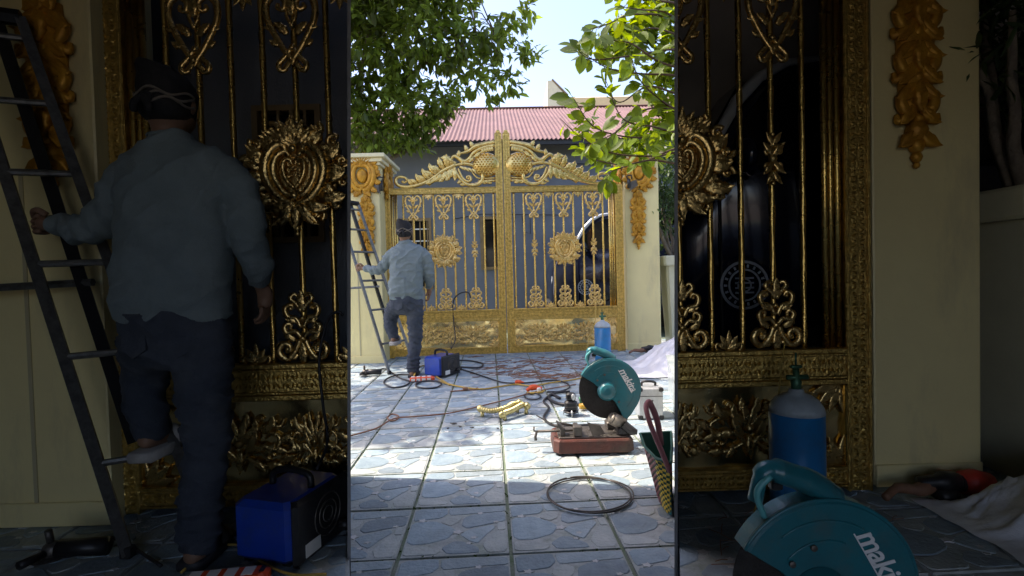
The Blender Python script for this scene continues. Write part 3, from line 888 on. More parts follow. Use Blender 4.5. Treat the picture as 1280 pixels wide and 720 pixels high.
def gate_leaf(s, label, loc, rz):
    t = thing('gate_leaf', label, 'gate', loc, rz, None)
    def X(a, b): return (a, b) if s > 0 else (-b, -a)
    xo = 1.63
    m = MB(); stile(m, *X(.006, .102), 0.02, 3.0, cell=.045); m.obj('inner_stile', M['goldc'], t)
    m = MB(); a, b_ = X(.012, .096); m.box(a, b_, -.024, .024, 3.0, 3.02, .006); m.ball(((a + b_) / 2, 0, 3.035), (.03, .025, .022), 10, 5); m.obj('finial', M['gold'], t)
    m = MB(); stile(m, *X(1.525, xo), 0.0, 2.29, cell=.045); m.obj('outer_stile', M['goldc'], t)
    for k, (xx, r) in enumerate(((1.507, .015), (1.475, .012), (1.447, .014))):
        m = MB(); m.smooth = True; m.tube([(s * xx, -.004 * k, .626), (s * xx, -.004 * k, 2.205)], r, 10); m.obj('reed_moulding', M['gold'], t)
    m = MB(); stile(m, *X(.102, 1.525), 2.205, 2.288, -.027, .027, False, .045); m.obj('top_rail', M['goldc'], t)
    m = MB(); a, b_ = X(.102, 1.525); stile(m, a, b_, .495, .605, -.027, .027, False, .04); m.box(a, b_, -.04, .02, .605, .628, .004); m.box(a, b_, -.04, .02, .470, .4945, .004); m.obj('middle_rail', M['goldc'], t)
    m = MB(); stile(m, a, b_, .02, .098, -.027, .027, False, .04); m.box(a, b_, -.038, -.0, .098, .112, .003); m.obj('bottom_rail', M['goldc'], t)
    a, b_ = X(.114, 1.513)
    m = MB(); m.box(a - .012, a, -.036, .01, .112, .470, .003); m.box(b_, b_ + .012, -.036, .01, .112, .470, .003); m.obj('panel_bead', M['gold'], t)
    m = wavy_panel(a, b_, .112, .470, s * 4.3); pn = m.obj('mirror_panel', M['mirror'], t)
    for xx in (.46, 1.10):
        link('leaf_spray', om('leaf_spray', orn_spray, M['goldo']), t, (s * xx, -.014, .285), None)
    c = link('leaf_spray', om('leaf_spray', orn_spray, M['goldo']), t, (s * .78, -.014, .285)); c.scale = (.55, .8, .95)
    for xx, zz, sx, sz in ((a + .004, .116, 1, 1), (b_ - .004, .116, -1, 1), (a + .004, .466, 1, -1), (b_ - .004, .466, -1, -1)):
        c = link('corner_leaf', om('corner_leaf', orn_corner, M['goldo']), t, (xx, -.014, zz)); c.scale = (sx * 1.25, 1, sz * 1.25)
    for k, bx in enumerate(BX):
        o = link('bar', BARM, t, (s * bx, 0, .624))
    for bx in (BX[2], BX[5], BX[8]):
        link('heart_scroll', om('heart_scroll', orn_heart, M['goldo']), t, (s * bx, -.022, 2.205))
        link('foot_scroll', om('foot_scroll', orn_foot, M['goldo']), t, (s * bx, -.022, .628))
    for bx in ((BX[3] + BX[4]) / 2, (BX[6] + BX[7]) / 2):
        o = link('palmette', om('palmette', lambda: orn_palm(-1), M['goldo']), t, (s * bx, -.012, 2.205))
        o = link('palmette', om('palmette_up', lambda: orn_palm(1), M['goldo']), t, (s * bx, -.012, .628))
    for bx in (BX[2], BX[8]):
        link('bar_knot', om('bar_knot', orn_knot, M['goldo']), t, (s * bx, -.016, 1.45))
    link('medallion', om('medallion', orn_medallion, M['goldo']), t, (s * BX[5], -.03, 1.435))
    c = link('crown_scroll', om('crown_scroll', orn_dome_crown, M['gcrown']), t, (s * .104, 0, 2.29)); c.scale = (s, 1, 1)
    return t
M['gcrown'] = mat('crown_gold', (.80, .57, .20), .25, 1.0, .3, 18, .3, 50)
GY = math.radians(2.5)
GB = (-.084, 7.107, .012)
gl = gate_leaf(-1, 'left leaf of the sunlit gold gate behind the standing person', GB, GY)
gr = gate_leaf(1, 'right leaf of the sunlit gold gate with a dark van behind its bars', GB, GY)
for q in (gl, gr): q['group'] = 'ornate gold gate leaves'
nb = near(GB, SLAB + .008)
ngl = copy_thing(gl, 'large dim section of left gate leaf beside the ladder in the dark left third', nb, math.radians(.8), ('crown_scroll', 'finial', 'inner_stile'))
ngr = copy_thing(gr, 'large dim section of right gate leaf beside the plain pillar in the dark right third', nb, math.radians(.8), ('crown_scroll', 'finial', 'inner_stile'))
clip_tree(ngl, NL, True)
clip_tree(ngr, NR, False)

# ---------------------------------------------------------------- pillars
def pillar(label, x0, x1, y, depth, z1, cart, loc, rz, side, sideorn=True, ddx=.04):
    t = thing('gate_pillar', label, 'pillar', loc, rz)
    m = MB(); m.box(x0, x1, 0, depth, 0, z1 - .10, .008); m.obj('shaft', M['cream'], t)
    m = MB(); m.box(x0 - .0, x1, -.012, -.0005, 0.0, .10, .004)
    m.obj('plinth', M['cream'], t)
    m = MB()
    for a, za, zb in ((.03, -.14, -.10), (.06, -.10, -.05), (.10, -.05, 0)):
        m.box(x0 - a, x1 + a, -a, depth + a, z1 + za + .0005, z1 + zb, .006)
    m.obj('capital', M['cream2'], t)
    cx, cz, dz = cart
    link('cartouche', om('cartouche', orn_cartouche, M['gpaint']), t, (cx, -.012, cz))
    link('pendant', om('pendant', orn_drop, M['gpaint']), t, (cx + ddx, -.012, dz))
    if sideorn:
        xs = x1 if side > 0 else x0
        link('side_cartouche', om('cartouche', orn_cartouche, M['gpaint']), t, (xs + side * .012, depth * .55, cz - .05), (0, 0, side * PI / 2))
        link('side_pendant', om('pendant', orn_drop, M['gpaint']), t, (xs + side * .012, depth * .55, dz), (0, 0, side * PI / 2))
    return t
pl = pillar('cream pillar behind the ladder with gold shield, left of the sunlit gate', -2.95, -1.675, 0, .75, 2.69, (-1.885, 2.42, 2.12), (0, 6.72, 0), 0, 1)
M['groove'] = mat('shadow_gap_paint', (.50, .44, .27), .6)  # raised strip in darker cream; a recessed line's shade put into colour
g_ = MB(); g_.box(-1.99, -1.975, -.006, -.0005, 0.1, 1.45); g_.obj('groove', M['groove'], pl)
prr = pillar('cream pillar under the leafy branch, right of the sunlit gate', 1.60, 2.075, 0, .55, 2.80, (1.80, 2.47, 2.17), (0, 7.27, 0), 0, -1, ddx=-.02)
for q in (pl, prr): q['group'] = 'cream gate pillars'
npl = copy_thing(pl, 'dim cream pillar with gold pendant behind the large ladder at far left', near((0, 6.72, 0), SLAB), 0)
npr = copy_thing(prr, 'dim plain-faced cream pillar between large gate and planter at right', near((0, 7.27, 0), SLAB), 0)
# the side-bay pillars are shallower
for q in (npl, npr):
    for c in list(q.children):
        if c.name.startswith('side_'): bpy.data.objects.remove(c)
    for c in q.children:
        if c.name.startswith(('shaft', 'capital')): c.scale.y = .5

def G(px, py, z=0.0):
    d = ray(px, py); t = (z - H) / d.z
    p = CAM + d * t; return Vector((p.x, p.y, z))
def Gs(pts, z=0.0): return [G(a, b, z if len(q) == 0 else q[0]) for a, b, *q in pts]

# ================================================================== VAN
def van(label, xs, loc, depth, full=True):
    t = thing('van', label, 'van', loc)
    x0 = xs
    prof = [(x0, .42), (x0 - .01, .75), (x0 + .01, 1.15), (x0 + .07, 1.32), (x0 + .25, 1.44)] if full else [(x0, .42), (x0, 1.40)]
    A = [(1.02, 1.50), (1.10, 1.66), (1.22, 1.84), (1.36, 1.99), (1.52, 2.075), (1.8, 2.12), (3.2, 2.15), (4.9, 2.10), (5.1, 1.95), (5.2, 1.3), (5.22, .42)]
    P = prof + [a for a in A if a[0] > prof[-1][0]]
    ins = lambda z: .0 if z < 1.45 else .16 * (z - 1.45) / .7
    m = MB(); m.smooth = False
    rings = []
    for f in (0, .04, .5, .96, 1):
        k = .03 if f in (0, 1) else 0
        rings.append([(x + (k if x < 3 else -k), (ins(z) if f < .5 else depth - ins(z)) if f in (0, 1) else depth * f + (ins(z) * (1 if f < .5 else -1) if f != .5 else 0), z - (k if z > 1.9 else 0)) for x, z in P])
    m.smooth = True
    m.loft(rings, True, True)
    m.obj('body', M['vanp'], t)
    def side(pts, name, mt, off=.012, par=t):
        q = MB(); q.loft([[(x, ins(z) - off, z) for x, z in pts], [(x, ins(z) + .01, z) for x, z in pts]], True, True)
        return q.obj(name, mt, par)
    side([(1.16, 1.50), (1.27, 1.74), (1.42, 1.93), (1.62, 2.02), (2.0, 2.03), (2.0, 1.50)], 'side_window', M['vang'])
    side([(2.08, 1.50), (2.08, 2.03), (3.3, 2.05), (3.3, 1.50)], 'side_window', M['vang'])
    q = MB(); q.smooth = True
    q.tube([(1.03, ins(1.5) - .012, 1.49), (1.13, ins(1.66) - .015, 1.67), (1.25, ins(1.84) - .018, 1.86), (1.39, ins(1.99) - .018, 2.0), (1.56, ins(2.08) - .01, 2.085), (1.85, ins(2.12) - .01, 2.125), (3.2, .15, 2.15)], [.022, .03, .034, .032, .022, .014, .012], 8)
    q.obj('pillar_trim', M['vanw'], t)  # white reflection along the windscreen edge, modelled as a pale tube
    q = MB(); q.loft([[(1.035, y, 1.52), (1.36 - .02, y2, 2.0), (1.36 - .05, y2, 2.0), (1.0, y, 1.52)] for y, y2 in ((.08, .18), (depth - .08, depth - .18))], True, True); q.obj('windscreen', M['vang'], t)
    for xx in (1.12, 2.04, 3.35):
        q = MB(); q.box(xx, xx + .008, -.004, .01, .5, 1.42); q.obj('door_gap', M['rubber'], t)
    q = MB(); q.box(1.8, 1.95, -.03, -.001, 1.2, 1.24, .008); q.obj('door_handle', M['vanp'], t)
    q = MB(); q.smooth = True; q.ball((1.22, -.10, 1.53), (.05, .09, .09)); q.tube([(1.25, -.03, 1.48), (1.3, .02, 1.46)], .02, 6); q.obj('side_mirror', M['vanp'], t)
    # round decal: two rings and spokes
    q = MB()
    for r0, r1 in ((.118, .132), (.078, .088), (.030, .038)):
        n = 28; q.loft([[(1.245 + r * math.cos(2 * PI * k / n), y, .86 + r * math.sin(2 * PI * k / n)) for k in range(n)] for r, y in ((r0, -.001), (r0, -.005), (r1, -.005), (r1, -.001))], False, False)
    for k in range(18):
        a = 2 * PI * k / 18; c, s_ = math.cos(a), math.sin(a)
        q.add([(1.245 + c * .094 - s_ * .006, -.005, .86 + s_ * .094 + c * .006), (1.245 + c * .112 - s_ * .006, -.005, .86 + s_ * .112 + c * .006), (1.245 + c * .112 + s_ * .006, -.005, .86 + s_ * .112 - c * .006), (1.245 + c * .094 + s_ * .006, -.005, .86 + s_ * .094 - c * .006)], [(0, 1, 2, 3)])
    for k in range(4):
        q.box(1.245 - .05, 1.245 + .05, -.005, -.001, .86 - .045 + k * .026, .86 - .036 + k * .026)
    q.obj('round_decal', M['decal'], t)
    if full:
        q = MB(); q.box(x0 - .05, x0 + .15, .05, depth - .05, .40, .62, .03); q.obj('bumper', M['rubber'], t)
        q = MB(); q.smooth = True; q.ball((x0 + .06, .16, .98), (.07, .13, .14)); q.obj('headlight', M['vanw'], t)
    for xx in (1.75, 4.3):
        q = MB(); q.smooth = True
        X0 = Matrix.Translation((xx, .02, .33)) @ Matrix.Rotation(PI / 2, 4, 'X'); q.X = X0
        q.lathe([(.20, -.18), (.31, -.18), (.33, -.15), (.33, -.0), (.31, .03), (.20, .03)], 24); wo = q.obj('wheel', M['rubber'], t)
        q = MB(); q.X = X0; q.lathe([(.19, .0), (.2, .034), (.15, .02), (.05, .03), (.02, .04)], 20); q.obj('rim', M['vanw'], wo)
    return t
van('dark blue van with silver windscreen pillar parked behind the sunlit right gate leaf', .69, (0, 8.8, 0), 1.75)
v2 = van('dim dark van front looming behind the large gate section at right', .91, near((0, 8.8, 0)), .66, False)
clip_tree(v2, NR, False)

# ================================================================== planter and plants
def planter(label, loc):
    t = thing('planter', label, 'planter', loc)
    m = MB()
    R = lambda h, z: [(x, y, z) for x, y in ((-h + .03, -h), (h - .03, -h), (h, -h + .03), (h, h - .03), (h - .03, h), (-h + .03, h), (-h, h - .03), (-h, -h + .03))]
    m.loft([R(.13, 0), R(.135, .04), R(.165, .6), R(.19, 1.16), R(.19, 1.17)], True, True); m.obj('body', M['pot'], t)
    m = MB(); m.loft([R(.225, 1.171), R(.235, 1.19), R(.235, 1.30), R(.225, 1.315), R(.185, 1.315), R(.18, 1.25)], True, True); m.obj('rim', M['pot'], t)
    m = MB(); m.loft([R(.183, 1.251), R(.183, 1.285)], True, True); m.obj('earth', M['soil'], t)
    return t
def leafquads(bm_v, bm_f, P, D, U, L, Wd):
    """ovate leaf, folded at the midrib: 7 verts 6 tris (numpy batch)"""
    n = len(P); Sd = np.cross(D, U); Sd /= np.linalg.norm(Sd, axis=1)[:, None] + 1e-9
    L = L[:, None]; Wd = Wd[:, None]
    pts = [P, P + D * L * .28 + Sd * Wd * .42 + U * Wd * .12, P + D * L * .62 + Sd * Wd * .45 + U * Wd * .12, P + D * L - U * L * .08,
           P + D * L * .62 - Sd * Wd * .45 + U * Wd * .12, P + D * L * .28 - Sd * Wd * .42 + U * Wd * .12, P + D * L * .5 - U * L * .01]
    V = np.stack(pts, 1).reshape(-1, 3)
    tri = np.array([(0, 1, 6), (1, 2, 6), (2, 3, 6), (3, 4, 6), (4, 5, 6), (5, 0, 6)])
    Fc = (tri[None] + (np.arange(n) * 7)[:, None, None]).reshape(-1, 3)
    return V, Fc
def rnd_unit(n):
    v = np.random.normal(size=(n, 3)); return v / np.linalg.norm(v, axis=1)[:, None]
def foliage_mesh(name, blobs, ntw, per, L, Wd, m, droop=.4, shell=.35):
    C, Rr = [], []
    vol = np.array([r[0] * r[1] * r[2] if hasattr(r, '__len__') else r ** 3 for _, r in blobs]); pr = vol ** .8 / (vol ** .8).sum()
    ids = np.random.choice(len(blobs), ntw, p=pr)
    Pc = []; dirs = rnd_unit(ntw)
    for i, d in zip(ids, dirs):
        c, r = blobs[i]; r = np.array(r if hasattr(r, '__len__') else (r, r, r))
        rad = (shell + (1 - shell) * np.random.rand()) ** .6
        lump = 1 + .22 * noise.noise(Vector(tuple(d * 2.2 + np.array(c))))
        Pc.append(np.array(c) + d * r * rad * lump)
    Pc = np.array(Pc)
    P = np.repeat(Pc, per, 0); D0 = np.repeat(dirs, per, 0)
    n = len(P)
    D = D0 * .55 + rnd_unit(n) * .9 + np.array([0, 0, -droop]); D /= np.linalg.norm(D, axis=1)[:, None]
    U = rnd_unit(n) * .6 + np.array([0, 0, 1.0]); U -= D * (U * D).sum(1)[:, None]; U /= np.linalg.norm(U, axis=1)[:, None]
    P = P + rnd_unit(n) * L * .45
    sc = np.random.uniform(.65, 1.25, n)
    V, Fc = leafquads(None, None, P, D, U, L * sc, Wd * sc)
    me = bpy.data.meshes.new(name)
    me.vertices.add(len(V)); me.vertices.foreach_set('co', V.ravel())
    me.loops.add(len(Fc) * 3); me.loops.foreach_set('vertex_index', Fc.ravel())
    me.polygons.add(len(Fc)); me.polygons.foreach_set('loop_start', np.arange(0, len(Fc) * 3, 3)); me.polygons.foreach_set('loop_total', np.full(len(Fc), 3))
    me.materials.append(m); me.update(); me.validate()
    return me, Pc
def potted(label, loc, scale_seed):
    rnd = random.Random(scale_seed)
    t = thing('potted_shrub', label, 'plant', loc)
    m = MB(); m.smooth = True
    tips = []
    for a, ln, tilt in ((170, 1.0, .35), (200, .85, .62), (150, 1.1, .18), (20, 1.0, .4), (90, .9, .3), (260, .95, .25), (330, .9, .5)):
        ar = math.radians(a); p = Vector((.05 * math.cos(ar), .05 * math.sin(ar), -.03)); pts = [p.copy()]
        for k in range(6):
            tl = tilt * (1 - .10 * k)
            p = p + Vector((math.cos(ar) * tl, math.sin(ar) * tl, 1)).normalized() * ln / 6 + Vector((rnd.uniform(-.02, .02), rnd.uniform(-.02, .02), 0)); pts.append(p.copy())
        m.tube(crom(pts, 3), [.034 * (1 - .65 * i / 18) for i in range(19)], 8); tips += [pts[-1], pts[-2] + Vector((rnd.uniform(-.1, .1), rnd.uniform(-.1, .1), .05)), pts[-3] + Vector((rnd.uniform(-.1, .1), rnd.uniform(-.12, .1), .02))]
    m.obj('stem', M['bark'], t)
    me, _ = foliage_mesh('foliage', [(tuple(p), .14) for p in tips] + [((-.1, 0, 1.25), .4), ((.1, 0, .95), .35)], 260, 5, .14, .022, M['leafm'], .1)
    link('foliage', me, t, kind='stuff')
    return t
PLm = Vector((2.40, 7.6, 0))
planter('tall cream square planter right of the sunlit cream pillar', PLm)
pt = potted('shrub with bare stems and narrow leaves in the planter beside the sunlit pillar', PLm + Vector((0, 0, 1.287)), 3)
PLn = near(PLm, SLAB)
PLn.z = SLAB
planter('large dim cream planter at the far right edge', PLn)
copy_thing(pt, 'dim shrub with thick bare stems in the large planter at far right', PLn + Vector((0, 0, 1.287)), .25)

# boundary wall and trees
bw = thing('boundary_wall', 'dark wall glimpsed between the right pillar and the planter', 'wall', (2.2, 10.2, 0))
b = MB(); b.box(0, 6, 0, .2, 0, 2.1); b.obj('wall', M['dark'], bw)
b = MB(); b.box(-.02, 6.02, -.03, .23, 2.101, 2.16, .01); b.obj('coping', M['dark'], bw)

def limb(m, pts, r0, r1, n=8):
    c = crom(pts, 4); K = len(c); m.tube(c, [r0 + (r1 - r0) * i / (K - 1) for i in range(K)], n)
def twigs_to(m, Pc, anchors, k, r=.006):
    for i in np.random.choice(len(Pc), k, replace=False):
        p = Vector(Pc[i]); a = min(anchors, key=lambda q: (q - p).length + random.random() * .3)
        mid = (a + p) / 2 + Vector((random.uniform(-.1, .1), random.uniform(-.1, .1), random.uniform(0, .12)))
        m.tube([a, mid, p], [r * 2, r * 1.4, r * .6], 4)
tr = thing('leafy_tree', 'dense dark green tree spreading across the upper left above the gate', 'tree', (-2.35, 8.3, 0))
B0 = Vector((-2.35, 8.3, 0))
def wb(px, py, y, r): return (((px - 640) / F * y - B0.x, y - B0.y, 1.1 + (343 - py) / F * y), r)
blobs = [wb(468, 55, 7.6, .80), wb(535, 45, 7.4, .72), wb(590, 48, 7.4, .50), wb(640, 55, 7.3, .34), wb(668, 72, 7.3, .22), wb(655, 25, 7.3, .24), wb(640, 105, 7.3, .2), wb(505, 130, 7.7, .55), wb(560, 115, 7.5, .42), wb(605, 100, 7.4, .33),
         wb(445, 140, 7.8, .55), wb(525, 172, 7.7, .30), wb(480, 165, 7.9, .38), wb(548, 150, 7.6, .25), wb(530, -60, 7.2, 1.0), wb(450, -60, 7.4, 1.2), wb(585, -35, 7.4, .5),
         ((-1.2, -.6, 4.4), 1.2), ((-1.0, .3, 5.6), 1.2), ((-.2, -1.6, 5.4), 1.0), ((.9, -2.1, 5.7), .8), ((-1.0, -1.9, 5.2), 1.0), ((-1.9, -3.3, 4.9), 1.0), ((-1.1, -3.1, 5.1), .8), ((-1.4, -4.0, 4.7), .55), ((-1.1, -2.1, 5.2), 1.0)]  # last blobs hang out of view, added to shade the paving and person
me, Pc = foliage_mesh('foliage', blobs, 5200, 6, .15, .064, M['leafd'], .5, .1)
m = MB(); m.smooth = True
limb(m, [(0, 0, -.02), (.03, .02, 1.2), (-.02, 0, 2.4), (.05, -.05, 3.3)], .12, .08, 10)
tr_t = m.obj('trunk', M['bark'], tr)
m = MB(); m.smooth = True
anch = []
for pts in ([(.05, -.05, 3.2), (.5, -.4, 3.7), (1.2, -.7, 4.2), (2.2, -.9, 4.5)], [(.05, -.05, 3.2), (.1, -.3, 4.0), (.5, -.8, 4.9), (1.0, -1.2, 5.6)], [(.02, 0, 2.6), (.6, -.3, 2.95), (1.1, -.5, 3.1), (1.55, -.6, 3.5)],
            [(.05, -.05, 3.2), (-.5, -.2, 4.0), (-1.0, -.5, 4.8)], [(.05, 0, 3.0), (-.6, .3, 3.8), (-1.0, .3, 5.2)], [(0, 0, 2.8), (.4, .1, 3.5), (.9, -.1, 4.2), (1.3, -.4, 4.6)]):
    limb(m, pts, .05, .014, 6); anch += crom(pts, 4)
twigs_to(m, Pc, anch, 420)
m.obj('branch', M['bark'], tr)
link('foliage', me, tr, kind='stuff')

# right tree with big translucent leaves
LT = Vector((2.25, 4.95, 0))
tr2 = thing('broadleaf_tree', 'sunlit branches with large yellow green leaves hanging in from the upper right', 'tree', LT)
def leaf_mesh(k):
    q = MB(); q.smooth = True
    out = [(0, 0), (.16, .22), (.38, .36), (.62, .37), (.84, .22), (1, 0)]
    b_ = .12 + .05 * k
    top = [(x, w, -b_ * x * x + .06 * w / .37) for x, w in out]; bot = [(x, -w, z) for x, w, z in top]
    mid = [(x, 0, -b_ * x * x - .03 * math.sin(PI * x)) for x, w in out]
    vs = top + bot[1:5] + mid[1:5]
    T_ = [0, 1, 2, 3, 4, 5]; B_ = [0, 6, 7, 8, 9, 5]; C_ = [0, 10, 11, 12, 13, 5]
    f = []
    for i in range(5):
        for a, b2 in ((T_, C_), (C_, B_)):
            qd = [a[i], a[i + 1], b2[i + 1], b2[i]]
            f.append([v for j, v in enumerate(qd) if v not in qd[:j]])
    q.add([(x * .105, y * .105 * .78, z * .105) for x, y, z in vs], f)
    q.smooth = True
    q.tube([(-.025, 0, .004), (0, 0, 0), (.05, 0, -.006)], [.0022, .002, .001], 4)
    return q.mesh('leaf', M['leafb'])
LM = [leaf_mesh(k) for k in range(3)]
TW = [((900, 75), (845, 62), (800, 68), (740, 74), (716, 55)), ((890, 45), (840, 22), (790, 18), (760, 30), (733, 38)), ((905, 110), (850, 95), (800, 92), (760, 85), (728, 66)), ((900, 125), (850, 118), (810, 108), (775, 128), (757, 108)),
      ((900, 160), (850, 165), (815, 158), (778, 148), (757, 100)), ((905, 150), (850, 160), (800, 172), (745, 160), (716, 122)), ((900, 185), (850, 185), (815, 195), (760, 190), (722, 168), (700, 148)),
      ((900, 195), (850, 190), (800, 203), (765, 214), (757, 225)), ((890, 20), (850, 5), (800, -2), (765, -8)), ((905, 70), (850, 45), (815, 35), (790, 42)), ((900, 205), (850, 205), (815, 200), (780, 206), (745, 200), (728, 192)),
      ((900, 140), (850, 138), (820, 120), (800, 100), (788, 70)), ((900, 170), (860, 150), (830, 135), (800, 140), (770, 165), (735, 182)), ((905, 30), (860, 30), (830, 15), (800, 12), (776, 8)), ((900, 95), (850, 85), (820, 75), (790, 55), (765, 50), (748, 44))]
m = MB(); m.smooth = True
lcount = 0; spots = []
for ti, tw in enumerate(TW):
    yb = 4.4 + .5 * random.random()
    pts = []
    for k, (px, py) in enumerate(tw):
        y = yb + (.25 if k == 0 else 0) - .12 * k + random.uniform(-.04, .04)
        d = ray(px, py); p = CAM + d * (y / d.y); pts.append(p - LT)
    c = crom(pts, 6); K = len(c)
    m.tube(c, [.013 - .0105 * i / (K - 1) for i in range(K)], 5)
    start = int(K * .18)
    for i in range(start, K):
        nl = 1 if i < K - 3 else 2
        for q in range(nl):
            if random.random() < .12: continue
            spots.append((c[i], (c[min(i + 1, K - 1)] - c[i - 1]).normalized()))
    a = c[0]; m.tube([Vector((.0, .1, min(3.6, a.z + .1))), Vector((a.x * .5, a.y, a.z + .08)), a], [.03, .02, .013], 6)
m.obj('branch', M['twig'], tr2)
random.shuffle(spots)
for p, d in spots[:290]:
    v = Vector((random.gauss(0, 1), random.gauss(0, .8), random.gauss(-.25, .8))) + d * .7
    v.normalize()
    n_ = Vector((random.gauss(0, .6), -1.0 + random.gauss(0, .6), .7)); n_ = (n_ - v * n_.dot(v)).normalized()
    sd = n_.cross(v)
    R = Matrix((v, sd, n_)).transposed()
    o = link('leaf', LM[random.randrange(3)], tr2)
    s_ = random.uniform(.75, 1.55)
    o.matrix_local = Matrix.Translation(p + v * .02) @ R.to_4x4() @ Matrix.Diagonal((s_, s_ * random.uniform(.85, 1.1), s_, 1))
m = MB(); m.smooth = True
limb(m, [(0, 0, -.02), (.06, .1, 1.2), (.0, .05, 2.4), (.0, .1, 3.6)], .09, .06, 10); m.obj('trunk', M['bark'], tr2)
def wb2(px, py, y, r): return (((px - 640) / F * y - LT.x, y - LT.y, 1.1 + (343 - py) / F * y), r)
me, Pc = foliage_mesh('foliage', [wb2(825, 165, 5.2, (.30, .3, .26)), wb2(800, 185, 5.2, (.22, .2, .12)), wb2(760, 195, 5.2, (.25, .2, .10)), wb2(838, 120, 5.2, (.2, .25, .3)), wb2(735, 165, 5.1, (.2, .2, .14)), wb2(795, 48, 5.0, (.3, .25, .22)), wb2(765, 72, 5.0, (.16, .2, .14)), wb2(825, 25, 5.1, .3), wb2(860, 60, 5.2, .45), wb2(900, -40, 5.2, .7)], 900, 4, .10, .07, M['leafb'], .3, .1)
link('foliage', me, tr2, kind='stuff')

bs = thing('shrub', 'dark green bush behind the right cream pillar', 'bush', (3.0, 9.0, 0))
me, Pc = foliage_mesh('foliage', [((-.2, 0, 2.6), (.7, .5, .7)), ((.5, 0, 1.8), (.9, .5, .8)), ((-.3, -.1, 1.7), (.6, .4, .6)), ((.6, .1, 3.1), .7), ((-.5, 0, 3.2), .4), ((.2, 0, .9), (.8, .5, .7))], 1500, 5, .10, .04, M['leafm'], .2, .1)
link('foliage', me, bs, kind='stuff')
m = MB(); m.smooth = True
for k in range(7):
    a = random.uniform(0, 6.3); limb(m, [(0, 0, -.02), (.2 * math.cos(a), .15 * math.sin(a), .9), (.5 * math.cos(a), .3 * math.sin(a), 2.0), (.6 * math.cos(a), .3 * math.sin(a), 2.8)], .03, .01, 6)
m.obj('stem', M['bark'], bs)

# ================================================================== LADDER
def ladder(label, MP):
    t = thing('ladder', label, 'ladder', MP(Vector((-1.42, 5.95, 0))))
    base = t.location.copy()
    q = lambda x, y, z: MP(Vector((x, y, z))) - base
    Lf, Lt = (-1.425, 5.915, 0.012), (-2.03, 6.12, 2.02)
    Rf, Rt = (-1.20, 6.27, 0.012), (-1.86, 6.40, 2.02)
    ip = lambda a, b_, s_: tuple(a[i] + (b_[i] - a[i]) * s_ for i in range(3))
    def rail(a, b_, name, mt, w=.016, d=.03):
        m = MB(); a, b_ = q(*a), q(*b_); m.tube([a, b_], d, 4, sx=w / d * 1.2, up=(1, 0, 0)); return m.obj(name, mt, t)
    rail(Lf, Lt, 'rail', M['alu']); rail(Rf, Rt, 'rail', M['alu'])
    for k, zt in enumerate((.16, .345, .53, .70, .80, .93)):
        s_ = (.165, .36, .53, .70, .835, .96)[k]
        m = MB(); m.tube([q(*ip(Lf, Lt, s_)), q(*ip(Rf, Rt, s_))], .013, 8); m.obj('rung', M['alu'], t)
    m = MB(); m.tube([q(*ip(Lf, Lt, 1.0)), q(*ip(Rf, Rt, 1.0))], .03, 6); m.obj('top_hinge', M['darkrail'], t)
    off = (.03, .16, 0)
    a1 = tuple(Lf[i] + off[i] for i in range(3)); b1 = tuple(Lt[i] + (.02, .05, -.02)[i] for i in range(3))
    a2 = (-1.40, 6.40, .012); b2 = (-1.93, 6.33, 2.0)
    rail(a1[:2] + (.9,), b1, 'rear_rail', M['darkrail'], .014, .022) if False else None
    rail(ip(a2, b2, .18), b2, 'rear_rail', M['darkrail'], .02, .034)
    m = MB(); m.tube([q(-2.30, 6.2, .98), q(-1.62, 6.36, 1.0)], .016, 6); m.obj('brace', M['alu'], t)
    a3 = (-2.28, 6.15, .55); b3 = (-2.14, 6.16, 2.0)
    rail(a3, b3, 'rear_rail', M['darkrail'], .016, .026)
    for a in (Lf, Rf):
        m = MB(); p = q(*a); m.box(p.x - .02, p.x + .02, p.y - .02, p.y + .02, p.z - .012, p.z + .03, .004); m.obj('rubber_foot', M['rubber'], t)
    return t
la = ladder('metal ladder leaning at the left pillar beside the sunlit standing person', lambda p: p.copy())
la2 = ladder('large dim ladder at far left gripped by the large dim person', lambda p: near(p) + Vector((0, 0, .004)))

# ================================================================== PERSON
def remesh_parts(parts, voxel, smooth=6, wr=0.0, wscale=.08, seed=0, amp2=0):
    bm = bmesh.new()
    tmp = bpy.data.meshes.new('tmp'); tmp.from_pydata(parts.v, [], parts.f); tmp.update()
    bm.from_mesh(tmp); bmesh.ops.recalc_face_normals(bm, faces=bm.faces); bm.to_mesh(tmp); bm.free()
    o = bpy.data.objects.new('tmp', tmp); COL.objects.link(o)
    r = o.modifiers.new('r', 'REMESH'); r.mode = 'VOXEL'; r.voxel_size = voxel; r.use_smooth_shade = True
    s_ = o.modifiers.new('s', 'SMOOTH'); s_.iterations = smooth; s_.factor = .6
    bpy.context.view_layer.update()
    dg = bpy.context.evaluated_depsgraph_get()
    me = bpy.data.meshes.new_from_object(o.evaluated_get(dg))
    bpy.data.objects.remove(o)
    return me
def tubeS(m, pts, radii, n=14, flat=1.0, up=None):
    c = crom(pts, 5); K = len(c); R = np.interp(np.linspace(0, len(radii) - 1, K), range(len(radii)), radii)
    m.tube(c, list(R), n, sx=flat, up=up)
    m.ball(c[0], R[0] * .98, 12, 8); m.ball(c[-1], R[-1] * .98, 12, 8)
def displace(me, fn):
    n = len(me.vertices); co = np.empty(n * 3); me.vertices.foreach_get('co', co); no = np.empty(n * 3)
    me.vertices.foreach_get('normal', no); co = co.reshape(-1, 3); no = no.reshape(-1, 3)
    d = np.array([fn(Vector(p)) for p in co]); co = co + no * d[:, None]
    me.vertices.foreach_set('co', co.ravel()); me.update()
    me.polygons.foreach_set('use_smooth', [True] * len(me.polygons))
